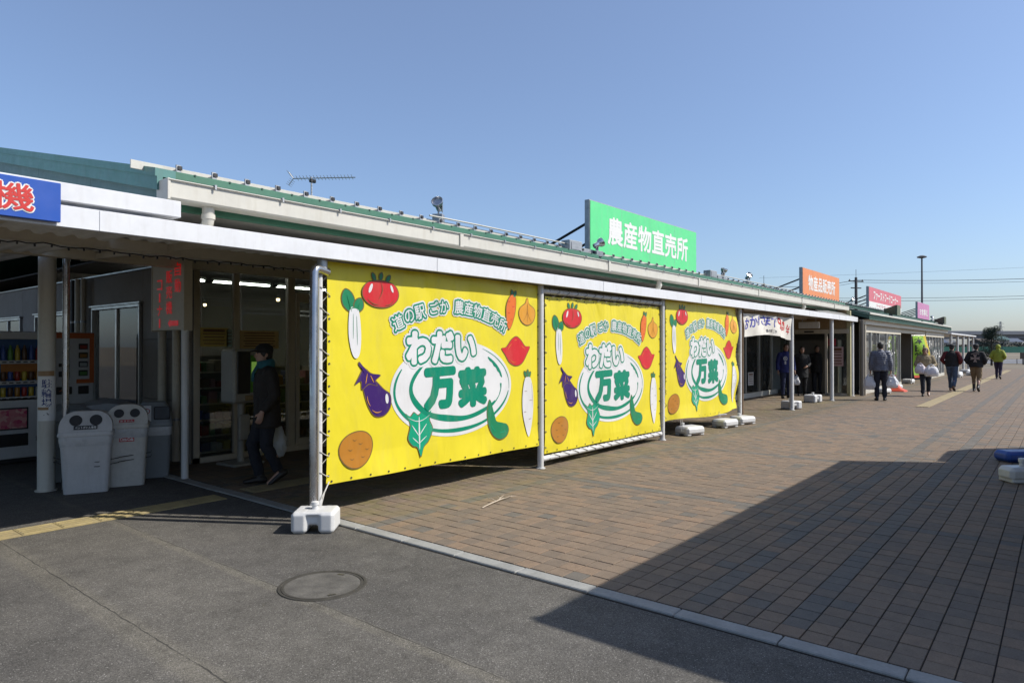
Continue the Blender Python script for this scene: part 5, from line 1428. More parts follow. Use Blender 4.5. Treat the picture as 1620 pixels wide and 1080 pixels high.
def person(label, loc, heading, h, legs, arms, jacket, trousers, shoe, hairm=HAIR, cap=None, hood=None, lean=0., jlen=.78, bulk=1., scarf=None, face_turn=0., sleeve=None, boots=False, palm=None, curls=(.7, .7), head_fwd=.02, vox=.009, hair_long=False):
    k = h / 1.70
    rz = math.atan2(-heading[0], heading[1])
    t = thing('person', label, 'person', (loc[0], loc[1], .016), rz)
    def P_(x, y, z): return Vector((x, y + lean * (z - .9), z)) * k
    hipc, chest, neckb = P_(0, 0, .93), P_(0, .0, 1.25), P_(0, -.01, 1.43)
    hc = P_(0, head_fwd, 1.585)
    # ---- body: one continuous surface
    b_ = MB()
    b_.tube([P_(0, 0, .95), P_(0, 0, 1.0), P_(0, .0, 1.12), P_(0, -.005, 1.28), P_(0, -.01, 1.38), P_(0, -.01, 1.43)], [(.155 * k, .105 * k), (.150 * k, .10 * k), (.14 * k, .095 * k), (.165 * k, .105 * k), (.15 * k, .085 * k), (.07 * k, .06 * k)], 14, side=(1, 0, 0), round_=True)
    b_.tube([P_(0, -.01, 1.40), P_(0, .0, 1.47), hc - V(0, 0, .05) * k], [.058 * k, .052 * k, .055 * k], 12, round_=True)
    FM = Matrix.Rotation(face_turn, 3, 'Z')
    b_.ell(hc + V(0, 0, .02) * k, (.074 * k, .094 * k, .098 * k), 16, 10); b_.ell(hc + FM @ V(0, .025, -.05) * k, (.058 * k, .066 * k, .066 * k), 14, 9)
    b_.tube([hc + FM @ V(0, .088, .012) * k, hc + FM @ V(0, .112, -.022) * k, hc + FM @ V(0, .095, -.034) * k], [.010 * k, .016 * k, .012 * k], 7, round_=True)
    for s in (-1, 1):
        b_.ell(hc + FM @ V(s * .076, -.005, -.005) * k, (.010 * k, .022 * k, .032 * k), 8, 6)
    b_.ell(hc + FM @ V(0, .088, -.062) * k, (.022 * k, .008 * k, .008 * k), 8, 5)
    jk, tr, sh = MB(), MB(), []
    # ---- legs
    for s, (knee, ank, toe) in zip((-1, 1), legs):
        hp = P_(s * .09, 0, .90); kn = Vector(knee) * k; an_ = Vector(ank) * k; td = Vector(toe).normalized()
        b_.tube([hp, (hp + kn) / 2, kn, (kn + an_) / 2 + V(0, -.01, .02) * k, an_], [.075 * k, .068 * k, .052 * k, .050 * k, .036 * k], 12, round_=True)
        b_.tube([an_ + V(0, 0, -.02) * k, an_ - V(0, 0, .045) * k + td * .08 * k, an_ - V(0, 0, .055) * k + td * .15 * k], [.034 * k, .032 * k, .022 * k], 10, round_=True)
        ankc = an_ + (kn - an_).normalized() * (.02 if not boots else .26) * k
        tr.tube([P_(s * .085, 0, .97), hp, (hp + kn) / 2, kn, (kn + ankc) / 2, ankc], [(.095 * k * bulk, .105 * k * bulk), (.098 * k * bulk, .108 * k * bulk), .086 * k * bulk, .074 * k, .068 * k, .062 * k], 14, side=(1, 0, 0))
        f = MB()
        if boots: f.tube([an_ + (kn - an_).normalized() * .30 * k, an_ + (kn - an_).normalized() * .1 * k, an_], [.060 * k, .052 * k, .05 * k], 12, round_=True)
        sdv = td.cross(V(0, 0, 1)).normalized(); up = sdv.cross(td)
        heel = an_ - td * .055 * k - up * .045 * k
        f.tube([heel, an_ - up * .040 * k + td * .03 * k, an_ - up * .050 * k + td * .10 * k, an_ - up * .058 * k + td * .17 * k], [(.040 * k, .040 * k), (.044 * k, .046 * k), (.048 * k, .036 * k), (.038 * k, .026 * k)], 12, side=sdv, round_=True)
        f.tube([an_ - td * .02 * k, an_ + V(0, 0, .02) * k], [.046 * k, .044 * k], 10, round_=True)
        sh.append((f, heel, an_, td, sdv, up))
    tr.tube([P_(0, 0, 1.02), P_(0, 0, .95), P_(0, 0, .86)], [(.155 * k * bulk, .112 * k * bulk), (.168 * k * bulk, .122 * k * bulk), (.165 * k * bulk, .118 * k * bulk)], 16, side=(1, 0, 0))
    # ---- jacket
    jb = jlen
    jk.tube([P_(0, 0, jb), P_(0, 0, jb + .02), P_(0, 0, 1.02), P_(0, .0, 1.18), P_(0, -.005, 1.30), P_(0, -.01, 1.395), P_(0, -.01, 1.445)],
            [(.188 * k * bulk, .138 * k * bulk), (.196 * k * bulk, .145 * k * bulk), (.188 * k * bulk, .142 * k * bulk), (.192 * k * bulk, .142 * k * bulk), (.196 * k * bulk, .136 * k * bulk), (.168 * k * bulk, .105 * k * bulk), (.085 * k, .08 * k)], 18, side=(1, 0, 0))
    jk.tube([P_(0, -.012, 1.42), P_(0, -.006, 1.485)], [.074 * k, .070 * k], 14)
    slv = MB() if sleeve else jk
    for s, (el_, wr, hd) in zip((-1, 1), arms):
        shd = P_(s * .175 * bulk ** .5, -.01, 1.375); e = Vector(el_) * k; w_ = Vector(wr) * k; d = Vector(hd)
        b_.tube([shd, (shd + e) / 2, e, (e + w_) / 2, w_], [.05 * k, .047 * k, .040 * k, .038 * k, .027 * k], 10, round_=True)
        pn = Vector(palm[0 if s < 0 else 1]) if palm else V(-s, .2, 0)
        hand(b_, w_, d, pn, k, curls[0 if s < 0 else 1], 1 if (d.cross(pn)).dot(V(0, 1, 0)) > 0 else -1)
        cuff = w_ - (w_ - e).normalized() * .012 * k
        slv.tube([P_(s * .10, -.01, 1.385), shd, shd * .55 + e * .45, e, (e + cuff) / 2, cuff], [(.07 * k * bulk), .076 * k * bulk, .070 * k * bulk, .063 * k * bulk, .058 * k * bulk, .046 * k * bulk], 14)
    body = remesh(b_, vox, 3); body.materials.append(SKIN); link('body', body, t)
    for mbq, nm, mt in ((jk, 'jacket', jacket), (tr, 'trousers', trousers)) + (((slv, 'sleeves', sleeve),) if sleeve else ()):
        me = remesh(mbq, .012, 3)
        # cloth folds
        nrm_ = [n_.vector.copy() for n_ in me.vertex_normals]
        for v, n_ in zip(me.vertices, nrm_):
            nz_ = noise.noise(Vector((v.co.x * 9 + loc[0], v.co.y * 9 + loc[1], v.co.z * 7))) * .009 + noise.noise(Vector((v.co.x * 22, v.co.y * 22, v.co.z * 16 + loc[0]))) * .006
            v.co += n_ * nz_
        me.materials.append(mt); link(nm, me, t)
    for f, *_ in sh:
        me = remesh(f, .009, 3); me.materials.append(shoe); link('boot' if boots else 'shoe', me, t)
    # ---- head wear
    if cap or not hood:
        hr = MB(); hr.ell(hc + V(0, -.014, .035) * k, (.083 * k, .098 * k, .094 * k), 16, 10)
        if hair_long: hr.tube([hc + V(0, -.03, .03) * k, hc + V(0, -.045, -.05) * k, hc + V(0, -.05, -.11) * k], [(.085 * k, .075 * k), (.088 * k, .065 * k), (.07 * k, .05 * k)], 12, side=(1, 0, 0), round_=True)
        else: hr.ell(hc + V(0, -.045, -.02) * k, (.074 * k, .058 * k, .06 * k), 12, 8)
        for s in (-1, 1): hr.ell(hc + V(s * .066, .0, .015) * k, (.018 * k, .04 * k, .045 * k), 8, 6)
        me = remesh(hr, .008, 3)
        nrm_ = [n_.vector.copy() for n_ in me.vertex_normals]
        for v, n_ in zip(me.vertices, nrm_): v.co += n_ * noise.noise(v.co * 45) * .004
        # clear the face
        me.materials.append(hairm); o = link('hair', me, t)
        bm = bmesh.new(); bm.from_mesh(me)
        kill = [v for v in bm.verts if (v.co.y - hc.y) > .055 * k and (v.co.z - hc.z) < .062 * k]
        bmesh.ops.delete(bm, geom=kill, context='VERTS'); bm.to_mesh(me); bm.free()
        for s in (-1, 1): MB().ell(hc + FM @ V(s * .030, .083, .018) * k, (.012 * k, .008 * k, .007 * k), 8, 6).build('eye', BLACK, t, smooth=60)
    if cap:
        cp = MB(); cp.ell(hc + V(0, -.006, .062) * k, (.096 * k, .110 * k, .078 * k), 18, 9)
        cp.tube([hc + FM @ V(0, .06, .055) * k, hc + FM @ V(0, .13, .045) * k, hc + FM @ V(0, .165, .035) * k], [(.082 * k, .012 * k), (.070 * k, .009 * k), (.035 * k, .007 * k)], 12, side=FM @ V(1, 0, 0), round_=True)
        me = remesh(cp, .008, 4); me.materials.append(cap); link('cap', me, t)
    if hood:
        hd_ = MB(); hd_.ell(hc + V(0, -.02, .025) * k, (.105 * k, .115 * k, .125 * k), 18, 12); hd_.tube([P_(0, -.03, 1.42), P_(0, -.02, 1.50)], [.10 * k, .10 * k], 14)
        me = remesh(hd_, .010, 3); bm = bmesh.new(); bm.from_mesh(me)
        kill = [v for v in bm.verts if (v.co.y - hc.y) > .055 * k and abs(v.co.x - hc.x) < .085 * k and (v.co.z - hc.z) < .085 * k and (v.co.z - hc.z) > -.11 * k]
        bmesh.ops.delete(bm, geom=kill, context='VERTS'); bm.to_mesh(me); bm.free(); me.materials.append(hood); link('hood', me, t)
        hr = MB(); hr.ell(hc + V(0, -.005, .04) * k, (.082 * k, .094 * k, .088 * k), 14, 9); me = remesh(hr, .01, 2); bm = bmesh.new(); bm.from_mesh(me)
        bmesh.ops.delete(bm, geom=[v for v in bm.verts if (v.co.y - hc.y) > .05 * k and (v.co.z - hc.z) < .055 * k], context='VERTS'); bm.to_mesh(me); bm.free(); me.materials.append(hairm); link('hair', me, t)
        for s in (-1, 1): MB().ell(hc + FM @ V(s * .030, .083, .018) * k, (.012 * k, .008 * k, .007 * k), 8, 6).build('eye', BLACK, t, smooth=60)
    if scarf:
        sc_ = MB()
        for z, r_ in ((1.445, .088), (1.475, .090), (1.50, .084)):
            sc_.tube([P_(r_ * math.cos(a * math.pi / 8), -.002 + r_ * .95 * math.sin(a * math.pi / 8), z + .012 * math.sin(a * .8)) for a in range(17)], .026 * k, 8)
        sc_.tube([P_(.02, .09, 1.45), P_(.04, .14, 1.36), P_(.04, .15, 1.27)], [(.045 * k, .02 * k)] * 3, 10, side=(1, 0, 0), round_=True)
        me = remesh(sc_, .009, 3); me.materials.append(scarf); link('scarf', me, t)
    return t, k, rz
def wpos(t, p):
    c_, s_ = math.cos(t.rotation_euler[2]), math.sin(t.rotation_euler[2]); return Vector((t.location[0] + p[0] * c_ - p[1] * s_, t.location[1] + p[0] * s_ + p[1] * c_, t.location[2] + p[2]))
def polybag(name, alpha, tint):
    m = bpy.data.materials.new(name); g = NG(m); g.b.inputs['Base Color'].default_value = (*tint, 1); g.b.inputs['Roughness'].default_value = .3; g.b.inputs['Alpha'].default_value = alpha
    g.bump(g.noise(g.pos(), 24, 5, .7), .9, .03); return m
PBW = polybag('white_polythene', .80, (.72, .72, .74)); PBC = polybag('clear_polythene', .70, (.74, .78, .78)); PBP = polybag('pinkish_polythene', .82, (.66, .60, .64))
GREENS = mat('leafy_greens', (.06, .15, .03), .6, var=.3, vs=20, bump=.5)
REDV = mat('red_produce', (.45, .07, .02), .5, var=.3, vs=12)
def bag(label, at, size, m, fill=None, seed=1, rz=0., group='shoppers carrier bags'):
    rd = random.Random(seed); t = thing('carrier_bag', label, 'bag', at, rz, group)
    wx, wy, hz = size
    m_ = MB(); rings = []
    for z, f in ((-hz, .55), (-hz * .97, .80), (-hz * .80, 1.0), (-hz * .55, .98), (-hz * .32, .78), (-hz * .18, .52)):
        rg = rrect(wx * f, wy * f, min(wx, wy) * f * .35, z); rings.append(rg)
    m_.loft(rings)
    bm_ = m_.mesh('sack', m, None)
    bm = bmesh.new(); bm.from_mesh(bm_); bmesh.ops.subdivide_edges(bm, edges=bm.edges, cuts=2, use_grid_fill=True)
    for v in bm.verts:
        d = noise.noise(Vector((v.co.x * 14 + seed, v.co.y * 14, v.co.z * 11))) * .022 + noise.noise(v.co * 35 + Vector((seed, 0, 0))) * .008; c0 = Vector((0, 0, -hz * .6)); v.co += (v.co - c0).normalized() * d
    bm.to_mesh(bm_); bm.free(); bm_.polygons.foreach_set('use_smooth', [True] * len(bm_.polygons)); link('sack', bm_, t)
    for s in (-1, 1): MB().tube([(s * wx * .20, 0, -hz * .20), (s * wx * .14, 0, -hz * .08), (s * .012, 0, -.005), (s * .004, 0, .012)], [(.03, .008), (.018, .007), (.010, .006), (.008, .006)], 8).build('handle', m, t, smooth=60)
    if fill:
        for q in range(5):
            f = MB(); f.ell((rd.uniform(-.25, .25) * wx, rd.uniform(-.2, .2) * wy, -hz * rd.uniform(.62, .85)), (wx * .2, wy * .22, hz * .14), 10, 7); f.build('contents', fill, t, smooth=60)
    return t
DKJ = mat('dark_brown_parka', (.022, .017, .014), .8, var=.2, vs=9, bump=.2, bs=60); DKT = mat('dark_navy_trousers', (.014, .016, .024), .85, var=.2, vs=9, bump=.2)
SHB = mat('dark_leather_shoe', (.02, .017, .015), .5); SHW = mat('white_sole', (.5, .5, .48), .6)
D0 = ((0, 0, -1))
STAND = (((-.095, .01, .48), (-.10, -.01, .085), (-.2, 1, 0)), ((.095, .01, .48), (.10, -.01, .085), (.2, 1, 0)))
def walk(a=.26, b=.22):   # left leg forward, right leg trailing with raised heel
    return (((-.09, .16, .49), (-.09, a, .09), (-.05, 1, .02)), ((.09, .02, .47), (.09, -b, .16), (.05, .86, -.5)))
def walk2(a=.26, b=.22): return (((-.09, .02, .47), (-.09, -b, .16), (-.05, .86, -.5)), ((.09, .16, .49), (.09, a, .09), (.05, 1, .02)))
HANG = (((-.25, -.03, 1.10), (-.26, .03, .87), (-.05, .1, -1)), ((.25, -.03, 1.10), (.26, .03, .87), (.05, .1, -1)))
TEALS = mat('teal_scarf', (.02, .13, .16), .85, var=.2, vs=15, bump=.3)
t, k, rz = person('person in dark parka, black cap and teal scarf walking past the shop glass', (4.24, 7.12), (-.93, .36), 1.60, walk2(.07, .13), (((-.23, -.05, 1.10), (-.24, .10, .90), (0, .3, -1)), ((.24, -.12, 1.10), (.25, -.14, .86), (0, -.1, -1))), DKJ, DKT, SHB, cap=mat('black_cap', (.010, .010, .011), .8), scarf=TEALS, jlen=.70, bulk=1.06, lean=.03, vox=.007, face_turn=.15)
hw = wpos(t, V(.25 * k, -.155 * k, .755 * k)); bag('clear carrier bag of green vegetables held by the person in the cap', hw, (.30, .20, .44), PBC, GREENS, 3, rz)
# child-level detail: pale sole edge on the front shoe
NAVJ = mat('blue_happi_coat', (.014, .022, .14), .8, var=.15, vs=8, bump=.2)
t, k, rz = person('man in a blue happi coat with white chest crest standing at the doorway', (21.35, 6.62), (-.75, -.66), 1.66, STAND, HANG, NAVJ, mat('blue_work_trousers', (.018, .025, .07), .85), SHB, jlen=.80, bulk=1.08)
q = MB(); N_ = 20
for r0, r1 in ((.062, .050), (.030, .018)): q.loft([[Vector((.08 + r * math.cos(2 * math.pi * j / N_), .158, 1.22 + r * math.sin(2 * math.pi * j / N_))) for j in range(N_)] for r in (r0, r1)], caps=False)
for dz in (-.10, -.15): q.box((.08, .156, 1.22 + dz), (.05, .004, .03))
q.build('chest_crest', SIGNW, t)
BLKJ = mat('black_coat', (.012, .012, .013), .85, var=.2, vs=9, bump=.2)
t, k, rz = person('person in black holding a pale bag just inside the dark doorway', (22.75, 6.55), (-.85, -.5), 1.58, STAND, (((-.24, .02, 1.10), (-.12, .22, 1.02), (.6, .5, -.3)), ((.25, -.03, 1.10), (.24, .08, .87), (0, .1, -1))), BLKJ, BLKJ, SHB, jlen=.62, bulk=1.08, hair_long=True)
bag('pale carrier bag hanging low in the dark doorway', wpos(t, V(.24 * k, .10 * k, .76 * k)), (.26, .18, .36), PBW, GREENS, 5, rz)
t, k, rz = person('second person in black further inside the dark doorway', (24.1, 6.45), (-.9, -.4), 1.60, STAND, HANG, BLKJ, DKT, SHB, jlen=.75)
GRQ = quilt('grey_blue_quilting', (.105, .115, .150)); 
t, k, rz = person('man in grey quilted jacket seen from behind with a bag in each hand', (22.25, 4.19), (.97, .24), 1.71, STAND, HANG, GRQ, mat('black_navy_trousers', (.012, .014, .026), .85, var=.2, bump=.2), SHB, jlen=.86, bulk=1.14)
bag('white carrier bag with red produce in the grey-jacketed man\'s left hand', wpos(t, V(-.285 * k, .05 * k, .765 * k)), (.34, .24, .46), PBW, REDV, 7, rz)
bag('white carrier bag in the grey-jacketed man\'s right hand', wpos(t, V(.285 * k, .05 * k, .765 * k)), (.34, .24, .40), PBW, None, 8, rz)
BEJ = mat('beige_anorak', (.30, .235, .135), .75, var=.15, vs=9, bump=.25)
t, k, rz = person('woman in beige hooded anorak walking towards the camera hugging bags', (25.13, 3.45), (-.95, -.18), 1.53, walk2(.16, .12), (((-.29, .02, 1.12), (-.13, .22, 1.00), (.8, .4, .1)), ((.29, .02, 1.12), (.13, .22, 1.00), (-.8, .4, .1))), BEJ, mat('dark_denim', (.016, .020, .034), .85, var=.2), SHB, hood=BEJ, jlen=.82, bulk=1.18)
bag('bulky white carrier bag hugged by the woman in beige', wpos(t, V(-.14, .30, 1.02)), (.40, .28, .38), PBW, REDV, 9, rz); bag('pinkish carrier bag hugged by the woman in beige', wpos(t, V(.16, .30, 1.06)), (.30, .24, .34), PBP, None, 10, rz)
JEAN = mat('faded_jeans', (.065, .100, .165), .85, var=.28, vs=6, bump=.2); MAR = mat('maroon_sleeve', (.13, .010, .014), .8, var=.2)
POCK = (((-.30, -.06, 1.13), (-.22, .10, .98), (.7, .6, -.4)), ((.30, -.06, 1.13), (.22, .10, .98), (-.7, .6, -.4)))
t, k, rz = person('man in black and maroon jacket, cap and blue jeans walking away', (28.56, 3.11), (.98, -.1), 1.66, walk(.22, .20), POCK, BLKJ, JEAN, mat('tan_shoe', (.16, .075, .03), .6), cap=mat('black_cap', (.010, .010, .011), .8), sleeve=MAR, jlen=.90, bulk=1.14)
KHA = mat('khaki_trousers', (.22, .155, .085), .85, var=.15, bump=.2)
t, k, rz = person('man in black jacket with pale cross emblem, khaki trousers and boots', (28.7, 2.41), (.99, -.06), 1.66, walk(.18, .22), POCK, BLKJ, KHA, BLACK, cap=mat('black_cap', (.010, .010, .011), .8), boots=True, jlen=.88, bulk=1.14)
q = MB(); CRS = mat('pale_cross_print', (.36, .28, .24), .8); yb = -.172
for a in range(4):
    M_ = Matrix.Rotation(a * math.pi / 2, 3, 'Y'); q.add([M_ @ Vector(p) * k + Vector((0, yb, 1.17)) for p in ((-.018, 0, .0), (.018, 0, 0), (.055, 0, .15), (0, 0, .12), (-.055, 0, .15))], [(0, 1, 2, 3, 4)])
for i in range(7): q.box((-.10 + i * .033, yb, 1.345 - .0022 * (i - 3) ** 2), (.022, .003, .03))
q.build('back_emblem', CRS, t)
LIM = mat('lime_anorak', (.32, .36, .035), .75, var=.15, vs=8, bump=.25)
t, k, rz = person('person in lime green hooded anorak and purple trousers far off by the tree', (40.4, 2.5), (.98, -.12), 1.66, walk(.15, .12), POCK, LIM, mat('purple_navy_trousers', (.030, .022, .060), .85), SHB, hood=LIM, jlen=.86, bulk=1.1, vox=.012)

# ================================================================== BACKGROUND
def gnd(r, z): x, y = c2w(r, z); return (x, y, 0)
FWD = Vector((math.cos(TH), math.sin(TH), 0)); RGT = Vector((math.sin(TH), -math.cos(TH), 0))
YAW = math.atan2(RGT.y, RGT.x)
# service road beyond the plaza
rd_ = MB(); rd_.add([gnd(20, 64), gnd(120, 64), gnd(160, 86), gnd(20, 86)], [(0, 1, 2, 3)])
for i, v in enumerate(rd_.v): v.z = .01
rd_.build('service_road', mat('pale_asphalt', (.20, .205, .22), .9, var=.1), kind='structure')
# pine by the plaza edge: trunk, limbs and needle-clump crown
def tree(label, r, z, H, wd, seed, name='pine_tree', cols=((.022, .040, .022), (.035, .055, .028)), nleaf=2600, base=0., group=None, leaf=.10):
    rd = random.Random(seed); t = thing(name, label, 'tree', gnd(r, z), 0, group)
    BARK = mat('bark', (.07, .055, .042), .9, var=.25, vs=8, bump=.4)
    tk = MB(); tk.tube([(0, 0, 0), (.03 * H * .2, 0, H * .35), (-.02 * H * .2, .01, H * .7), (0, 0, H * .95)], [H * .028, H * .022, H * .014, H * .004], 8); trunk = tk.build('trunk', BARK, t, smooth=50)
    clumps = []
    for i in range(15):
        f = rd.uniform(.22, .98); a = rd.uniform(0, 6.28); ext = wd / 2 * (1.05 - f * .72) * rd.uniform(.45, 1.0)
        p = Vector((ext * math.cos(a), ext * math.sin(a), H * f)); clumps.append((p, wd * rd.uniform(.13, .24)))
        MB().tube([(0, 0, H * max(.1, f - .12)), (p.x * .5, p.y * .5, H * f - .04 * H), p], [H * .010, H * .007, H * .003], 5).build('limb', BARK, trunk)
    clumps += [(Vector((0, 0, H * .9)), wd * .15), (Vector((0, 0, H * .6)), wd * .25), (Vector((0, 0, H * .35)), wd * .3)]
    for ci, c_ in enumerate(cols):
        m_ = MB()
        for q in range(nleaf // 2):
            p, s = rd.choice(clumps); d = Vector((rd.gauss(0, 1), rd.gauss(0, 1), rd.gauss(0, .75))); d = d.normalized() * s * rd.random() ** .4
            c0 = p + d; u = Vector((rd.gauss(0, 1), rd.gauss(0, 1), rd.gauss(0, 1))).normalized() * leaf * rd.uniform(.6, 1.3); v = u.orthogonal().normalized() * leaf * .45
            m_.add([c0 - u * .5, c0 + v * .5, c0 + u * .5, c0 - v * .5], [(0, 1, 2, 3)])
        m_.build('crown', mat('needles_%d_%s' % (ci, name), c_, .8, var=.3, vs=3), t, recalc=False)
tree('dark bushy pine standing past the far end of the plaza', 40.5, 57.0, 3.25, 2.35, 5, nleaf=9000, leaf=.10)
# dark board on posts beside it
t = thing('notice_board', 'dark low board on posts at the far right edge', 'notice board', gnd(45.6, 59.5), YAW)
MB().box((.5, 0, .80), (2.6, .08, .55), b=.01).build('panel', mat('dark_board', (.035, .026, .022), .7), t)
for x in (-.55, 1.5): MB().box((x, 0, .28), (.09, .07, .55)).build('leg', DARK, t)
# low railing
fr = thing('railing', 'low dark pipe railing along the far plaza edge', 'railing', gnd(30, 61.5), YAW)
for z in (.25, .45): MB().tube([(0, 0, z), (34, 0, z)], .025, 6).build('rail', DARK, fr)
for q in range(18): MB().tube([(q * 2.0, 0, 0), (q * 2.0, 0, .5)], .03, 6).build('post', DARK, fr)
# green net fence
nf = thing('net_fence', 'long green windbreak net fence across the far field', 'fence', gnd(60, 165), YAW)
MB().span((-20, -.03, .1), (110, .03, 1.55)).build('net', mat('green_net', (.045, .20, .15), .8, var=.15), nf)
for q in range(27): MB().tube([(-20 + q * 5, .06, 0), (-20 + q * 5, .06, 1.7)], .04, 6).build('post', GALV, nf)
# overpass
ov = thing('overpass', 'long concrete motorway overpass crossing the horizon', 'bridge', gnd(150, 290), YAW)
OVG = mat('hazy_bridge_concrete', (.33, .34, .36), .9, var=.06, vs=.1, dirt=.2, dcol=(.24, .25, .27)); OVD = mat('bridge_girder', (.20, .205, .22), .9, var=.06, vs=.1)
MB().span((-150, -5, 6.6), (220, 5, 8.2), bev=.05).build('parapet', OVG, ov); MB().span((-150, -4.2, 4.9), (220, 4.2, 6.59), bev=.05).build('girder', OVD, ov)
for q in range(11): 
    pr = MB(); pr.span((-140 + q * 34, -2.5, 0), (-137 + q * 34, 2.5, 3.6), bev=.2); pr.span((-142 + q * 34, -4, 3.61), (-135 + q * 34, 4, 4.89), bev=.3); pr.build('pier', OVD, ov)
# trees and houses below the overpass
ROOFS = [mat('roof_%s' % n_, c_, .7) for n_, c_ in (('slate', (.07, .075, .085)), ('brown', (.10, .075, .06)), ('teal', (.05, .13, .14)), ('blue', (.06, .085, .14)))]
WALLS = [mat('house_wall_%s' % n_, c_, .85, var=.05) for n_, c_ in (('cream', (.42, .40, .34)), ('grey', (.32, .32, .32)), ('white', (.55, .55, .54)))]
rd = random.Random(21)
RN = ['grey slate', 'brown', 'teal', 'blue']; WN = ['cream', 'grey', 'white']
xs = [116, 124, 131, 139, 146, 153, 160, 167, 175, 183, 192, 201]
for i, x in enumerate(xs):
    a, b = i % 4, (i * 2 + 1) % 3; W_, D_, H_ = rd.uniform(6, 9), 6.5, rd.uniform(3.0, 4.3)
    t = thing('house', '%s-roofed house with %s walls under the overpass, number %d from the left' % (RN[a], WN[b], i + 1), 'house', gnd(x, 262 + (i % 3) * 6), YAW + rd.uniform(-.3, .3), 'far houses under the overpass')
    t['label'] = ['far-left', 'second', 'third', 'fourth', 'fifth', 'sixth', 'seventh', 'eighth', 'ninth', 'tenth', 'eleventh', 'rightmost'][i] + ' of the far houses in the row under the overpass, %s roof' % RN[a]
    MB().box((0, 0, H_ / 2), (W_, D_, H_)).build('wall', WALLS[b], t)
    MB().prism([(-D_ / 2 - .5, 0), (D_ / 2 + .5, 0), (0, 1.5)], (-W_ / 2 - .4, 0, H_ + .01), (0, 1, 0), (0, 0, 1), (W_ + .8, 0, 0)).build('roof', ROOFS[a], t)
    for q in range(3): MB().box((-W_ * .3 + q * W_ * .3, -D_ / 2 - .02, H_ * .5), (1.3, .06, 1.1)).build('window', BLACK, t)
wood = MB(); rdw = random.Random(4)
for i in range(14000):
    r = rdw.uniform(95, 235); z = rdw.gauss(250, 7); hgt = 1.8 + 1.6 * noise.noise(Vector((r * .12, 3, 0))) + 1.0 * noise.noise(Vector((r * .4, 9, 0)))
    zz = max(.1, hgt) * rdw.random() ** .6 * 1.1
    c0 = Vector(gnd(r, z)) + Vector((0, 0, zz)); u = Vector((rdw.gauss(0, 1), rdw.gauss(0, 1), rdw.gauss(0, 1))).normalized() * .45; v = u.orthogonal().normalized() * .35
    wood.add([c0 - u, c0 + v, c0 + u, c0 - v], [(0, 1, 2, 3)])
wood.build('far_scrub', mat('far_scrub_leaves', (.050, .055, .040), .9, var=.3, vs=.2), kind='stuff', label='belt of dark scrub below the overpass', recalc=False)
# utility poles, lamp mast, wires and pylon
def upole(label, r, z, H, arms=2):
    t = thing('utility_pole', label, 'pole', gnd(r, z), YAW + .3, 'utility poles behind the hall')
    MB().tube([(0, 0, 0), (0, 0, H)], [.17, .11], 10).build('shaft', mat('pole_concrete', (.10, .10, .105), .8), t, smooth=40)
    for q in range(arms): MB().box((0, 0, H - .35 - q * .6), (1.6 - q * .5, .09, .09)).build('cross_arm', DARK, t)
    MB().tube([(0, 0, H), (0, 0, H + .7)], .02, 6).build('earth_rod', DARK, t)
    for s in (-.7, 0, .7): MB().lathe((s, 0, H - .30), [(.05, 0), (.06, .05), (.04, .12)], 8).build('insulator', CONCD, t)
upole('dark utility pole between the orange and pink roof signs', 30.6, 60, 7.75); upole('dark utility pole with side arm left of the orange sign', 22.4, 60, 7.2, 1); upole('dark utility pole far to the right out of the rooftops', 54, 58, 8.2)
def wire(label, pts, sag, r=.013):
    P3 = []
    for (a, b) in zip(pts[:-1], pts[1:]):
        for i in range(13):
            f = i / 12; p = Vector(a).lerp(Vector(b), f); p.z -= sag * 4 * f * (1 - f); P3.append(p)
    q = MB(); q.tube(P3, r, 5); q.build('overhead_wire', DARK, label=label, cat='wire', group='overhead wires')
def G3(r, z, h): x, y = c2w(r, z); return (x, y, h)
wire('upper overhead wire through the pole tops', [G3(8, 66, 7.4), G3(22.4, 60, 6.95), G3(30.6, 60, 7.5), G3(54, 58, 7.9)], .25, .022)
wire('second overhead wire just under the upper one', [G3(22.4, 60, 6.75), G3(30.6, 60, 7.3), G3(54, 58, 7.7)], .3, .014)
wire('lower overhead wire running behind the pink sign', [G3(28, 60, 5.9), G3(54, 58, 6.35)], .2, .016)
wire('lowest overhead wire running behind the mauve sign', [G3(28, 60, 5.7), G3(54, 58, 6.15)], .25, .016)
wire('thin topmost overhead wire crossing the sky at right', [G3(22, 60, 7.7), G3(56, 58, 9.0)], .1, .007)
t = thing('lamp_mast', 'tall thin lamp mast rising behind the mauve roof sign', 'lamp post', gnd(54.7, 90), 0)
MB().tube([(0, 0, 0), (0, 0, 13.4)], [.16, .10], 10).build('shaft', mat('mast_grey', (.12, .125, .135), .6), t, smooth=40); MB().lathe((0, 0, 13.35), [(.15, 0), (.55, .10), (.60, .22), (.25, .38), (.02, .42)], 16).build('lamp_ring', mat('mast_grey', (.12, .125, .135), .6), t, smooth=40)
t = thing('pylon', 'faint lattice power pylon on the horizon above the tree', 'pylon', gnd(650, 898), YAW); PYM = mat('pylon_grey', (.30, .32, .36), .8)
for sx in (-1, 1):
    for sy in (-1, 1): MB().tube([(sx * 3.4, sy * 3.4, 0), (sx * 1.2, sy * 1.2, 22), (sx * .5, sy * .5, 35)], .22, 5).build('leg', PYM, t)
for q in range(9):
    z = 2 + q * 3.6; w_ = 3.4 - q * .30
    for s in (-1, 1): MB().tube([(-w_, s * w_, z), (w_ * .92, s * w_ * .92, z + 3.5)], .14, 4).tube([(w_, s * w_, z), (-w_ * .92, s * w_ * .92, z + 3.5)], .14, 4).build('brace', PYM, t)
for z, w_ in ((22, 6.5), (27, 5.5), (32, 4.5)): MB().tube([(-w_, 0, z), (0, 0, z + .9), (w_, 0, z)], .22, 5).build('cross_arm', PYM, t)

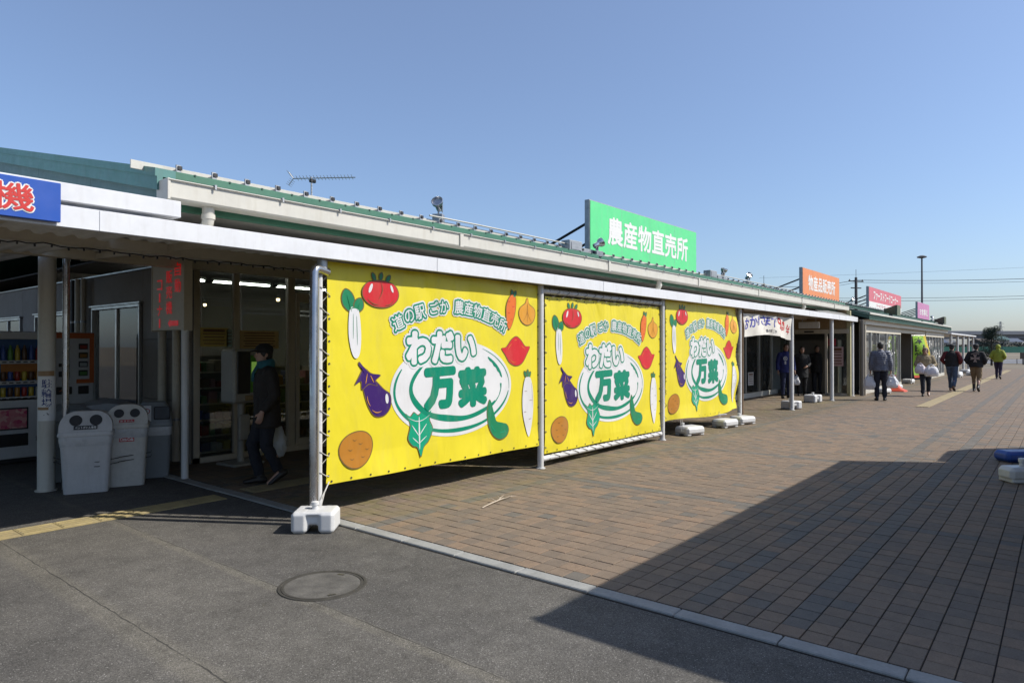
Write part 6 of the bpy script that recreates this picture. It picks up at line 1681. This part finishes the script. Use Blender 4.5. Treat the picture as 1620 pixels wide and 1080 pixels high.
# ================================================================== BOX TRUCK just outside the right edge, whose shadow falls on the plaza
tr_ = thing('box_truck', 'white box truck parked on the plaza just right of the view', 'truck', (4.93, -.45, 0))
TW = mat('truck_white', (.70, .71, .72), .35, var=.03, dirt=.15)
MB().span((0, -2.25, .95), (7.08, 0, 3.30), bev=.03).build('cargo_box', TW, tr_)
for x in (0.02, 3.5, 7.0): MB().span((x, -.001, .96), (x + .05, .02, 3.28), bev=.004).build('box_rib', ALU, tr_)
MB().span((0.2, -2.0, .60), (8.2, -.25, .94)).build('chassis', DARK, tr_)
cb_ = MB(); cb_.prism([(7.18, .70), (9.05, .70), (9.05, 1.25), (8.75, 1.95), (8.45, 2.24), (7.25, 2.24), (7.18, 2.1)], (0, -2.10, 0), (1, 0, 0), (0, 0, 1), (0, 1.98, 0)); cab = cb_.build('cab', mat('truck_blue', (.03, .07, .20), .35), tr_)
MB().prism([(8.20, 1.42), (8.84, 1.42), (8.64, 1.98), (8.20, 1.98)], (0, -.119, 0), (1, 0, 0), (0, 0, 1), (0, .01, 0)).build('side_window', BLACK, cab)
MB().prism([(9.055, 1.30), (8.77, 1.96), (8.785, 1.965), (9.07, 1.305)], (0, -2.0, 0), (1, 0, 0), (0, 0, 1), (0, 1.78, 0)).build('windscreen', BLACK, cab)
for x in (1.6, 2.7, 8.1):
    for y in (-2.1, -.28):
        wl = MB(); wl.loft([[Vector((x + r * math.cos(2 * math.pi * k / 24), y + d, .47 + r * math.sin(2 * math.pi * k / 24))) for k in range(24)] for r, d in ((.30, -.12), (.455, -.12), (.47, -.09), (.47, .09), (.455, .12), (.30, .12))]); wh = wl.build('wheel', BLACK, tr_, smooth=40)
        MB().loft([[Vector((x + r * math.cos(2 * math.pi * k / 24), y + d, .47 + r * math.sin(2 * math.pi * k / 24))) for k in range(24)] for r, d in ((.29, -.10), (.29, .10))]).build('rim', GALV, wh, smooth=40)
for y in (-1.95, -.35): MB().box((9.06, y, .95), (.05, .24, .16), b=.02).build('headlight', SIGNW, tr_)
MB().span((9.0, -2.1, .45), (9.16, -.12, .69), bev=.02).build('bumper', DARK, tr_)

bpy.data.scenes.remove(WORK)
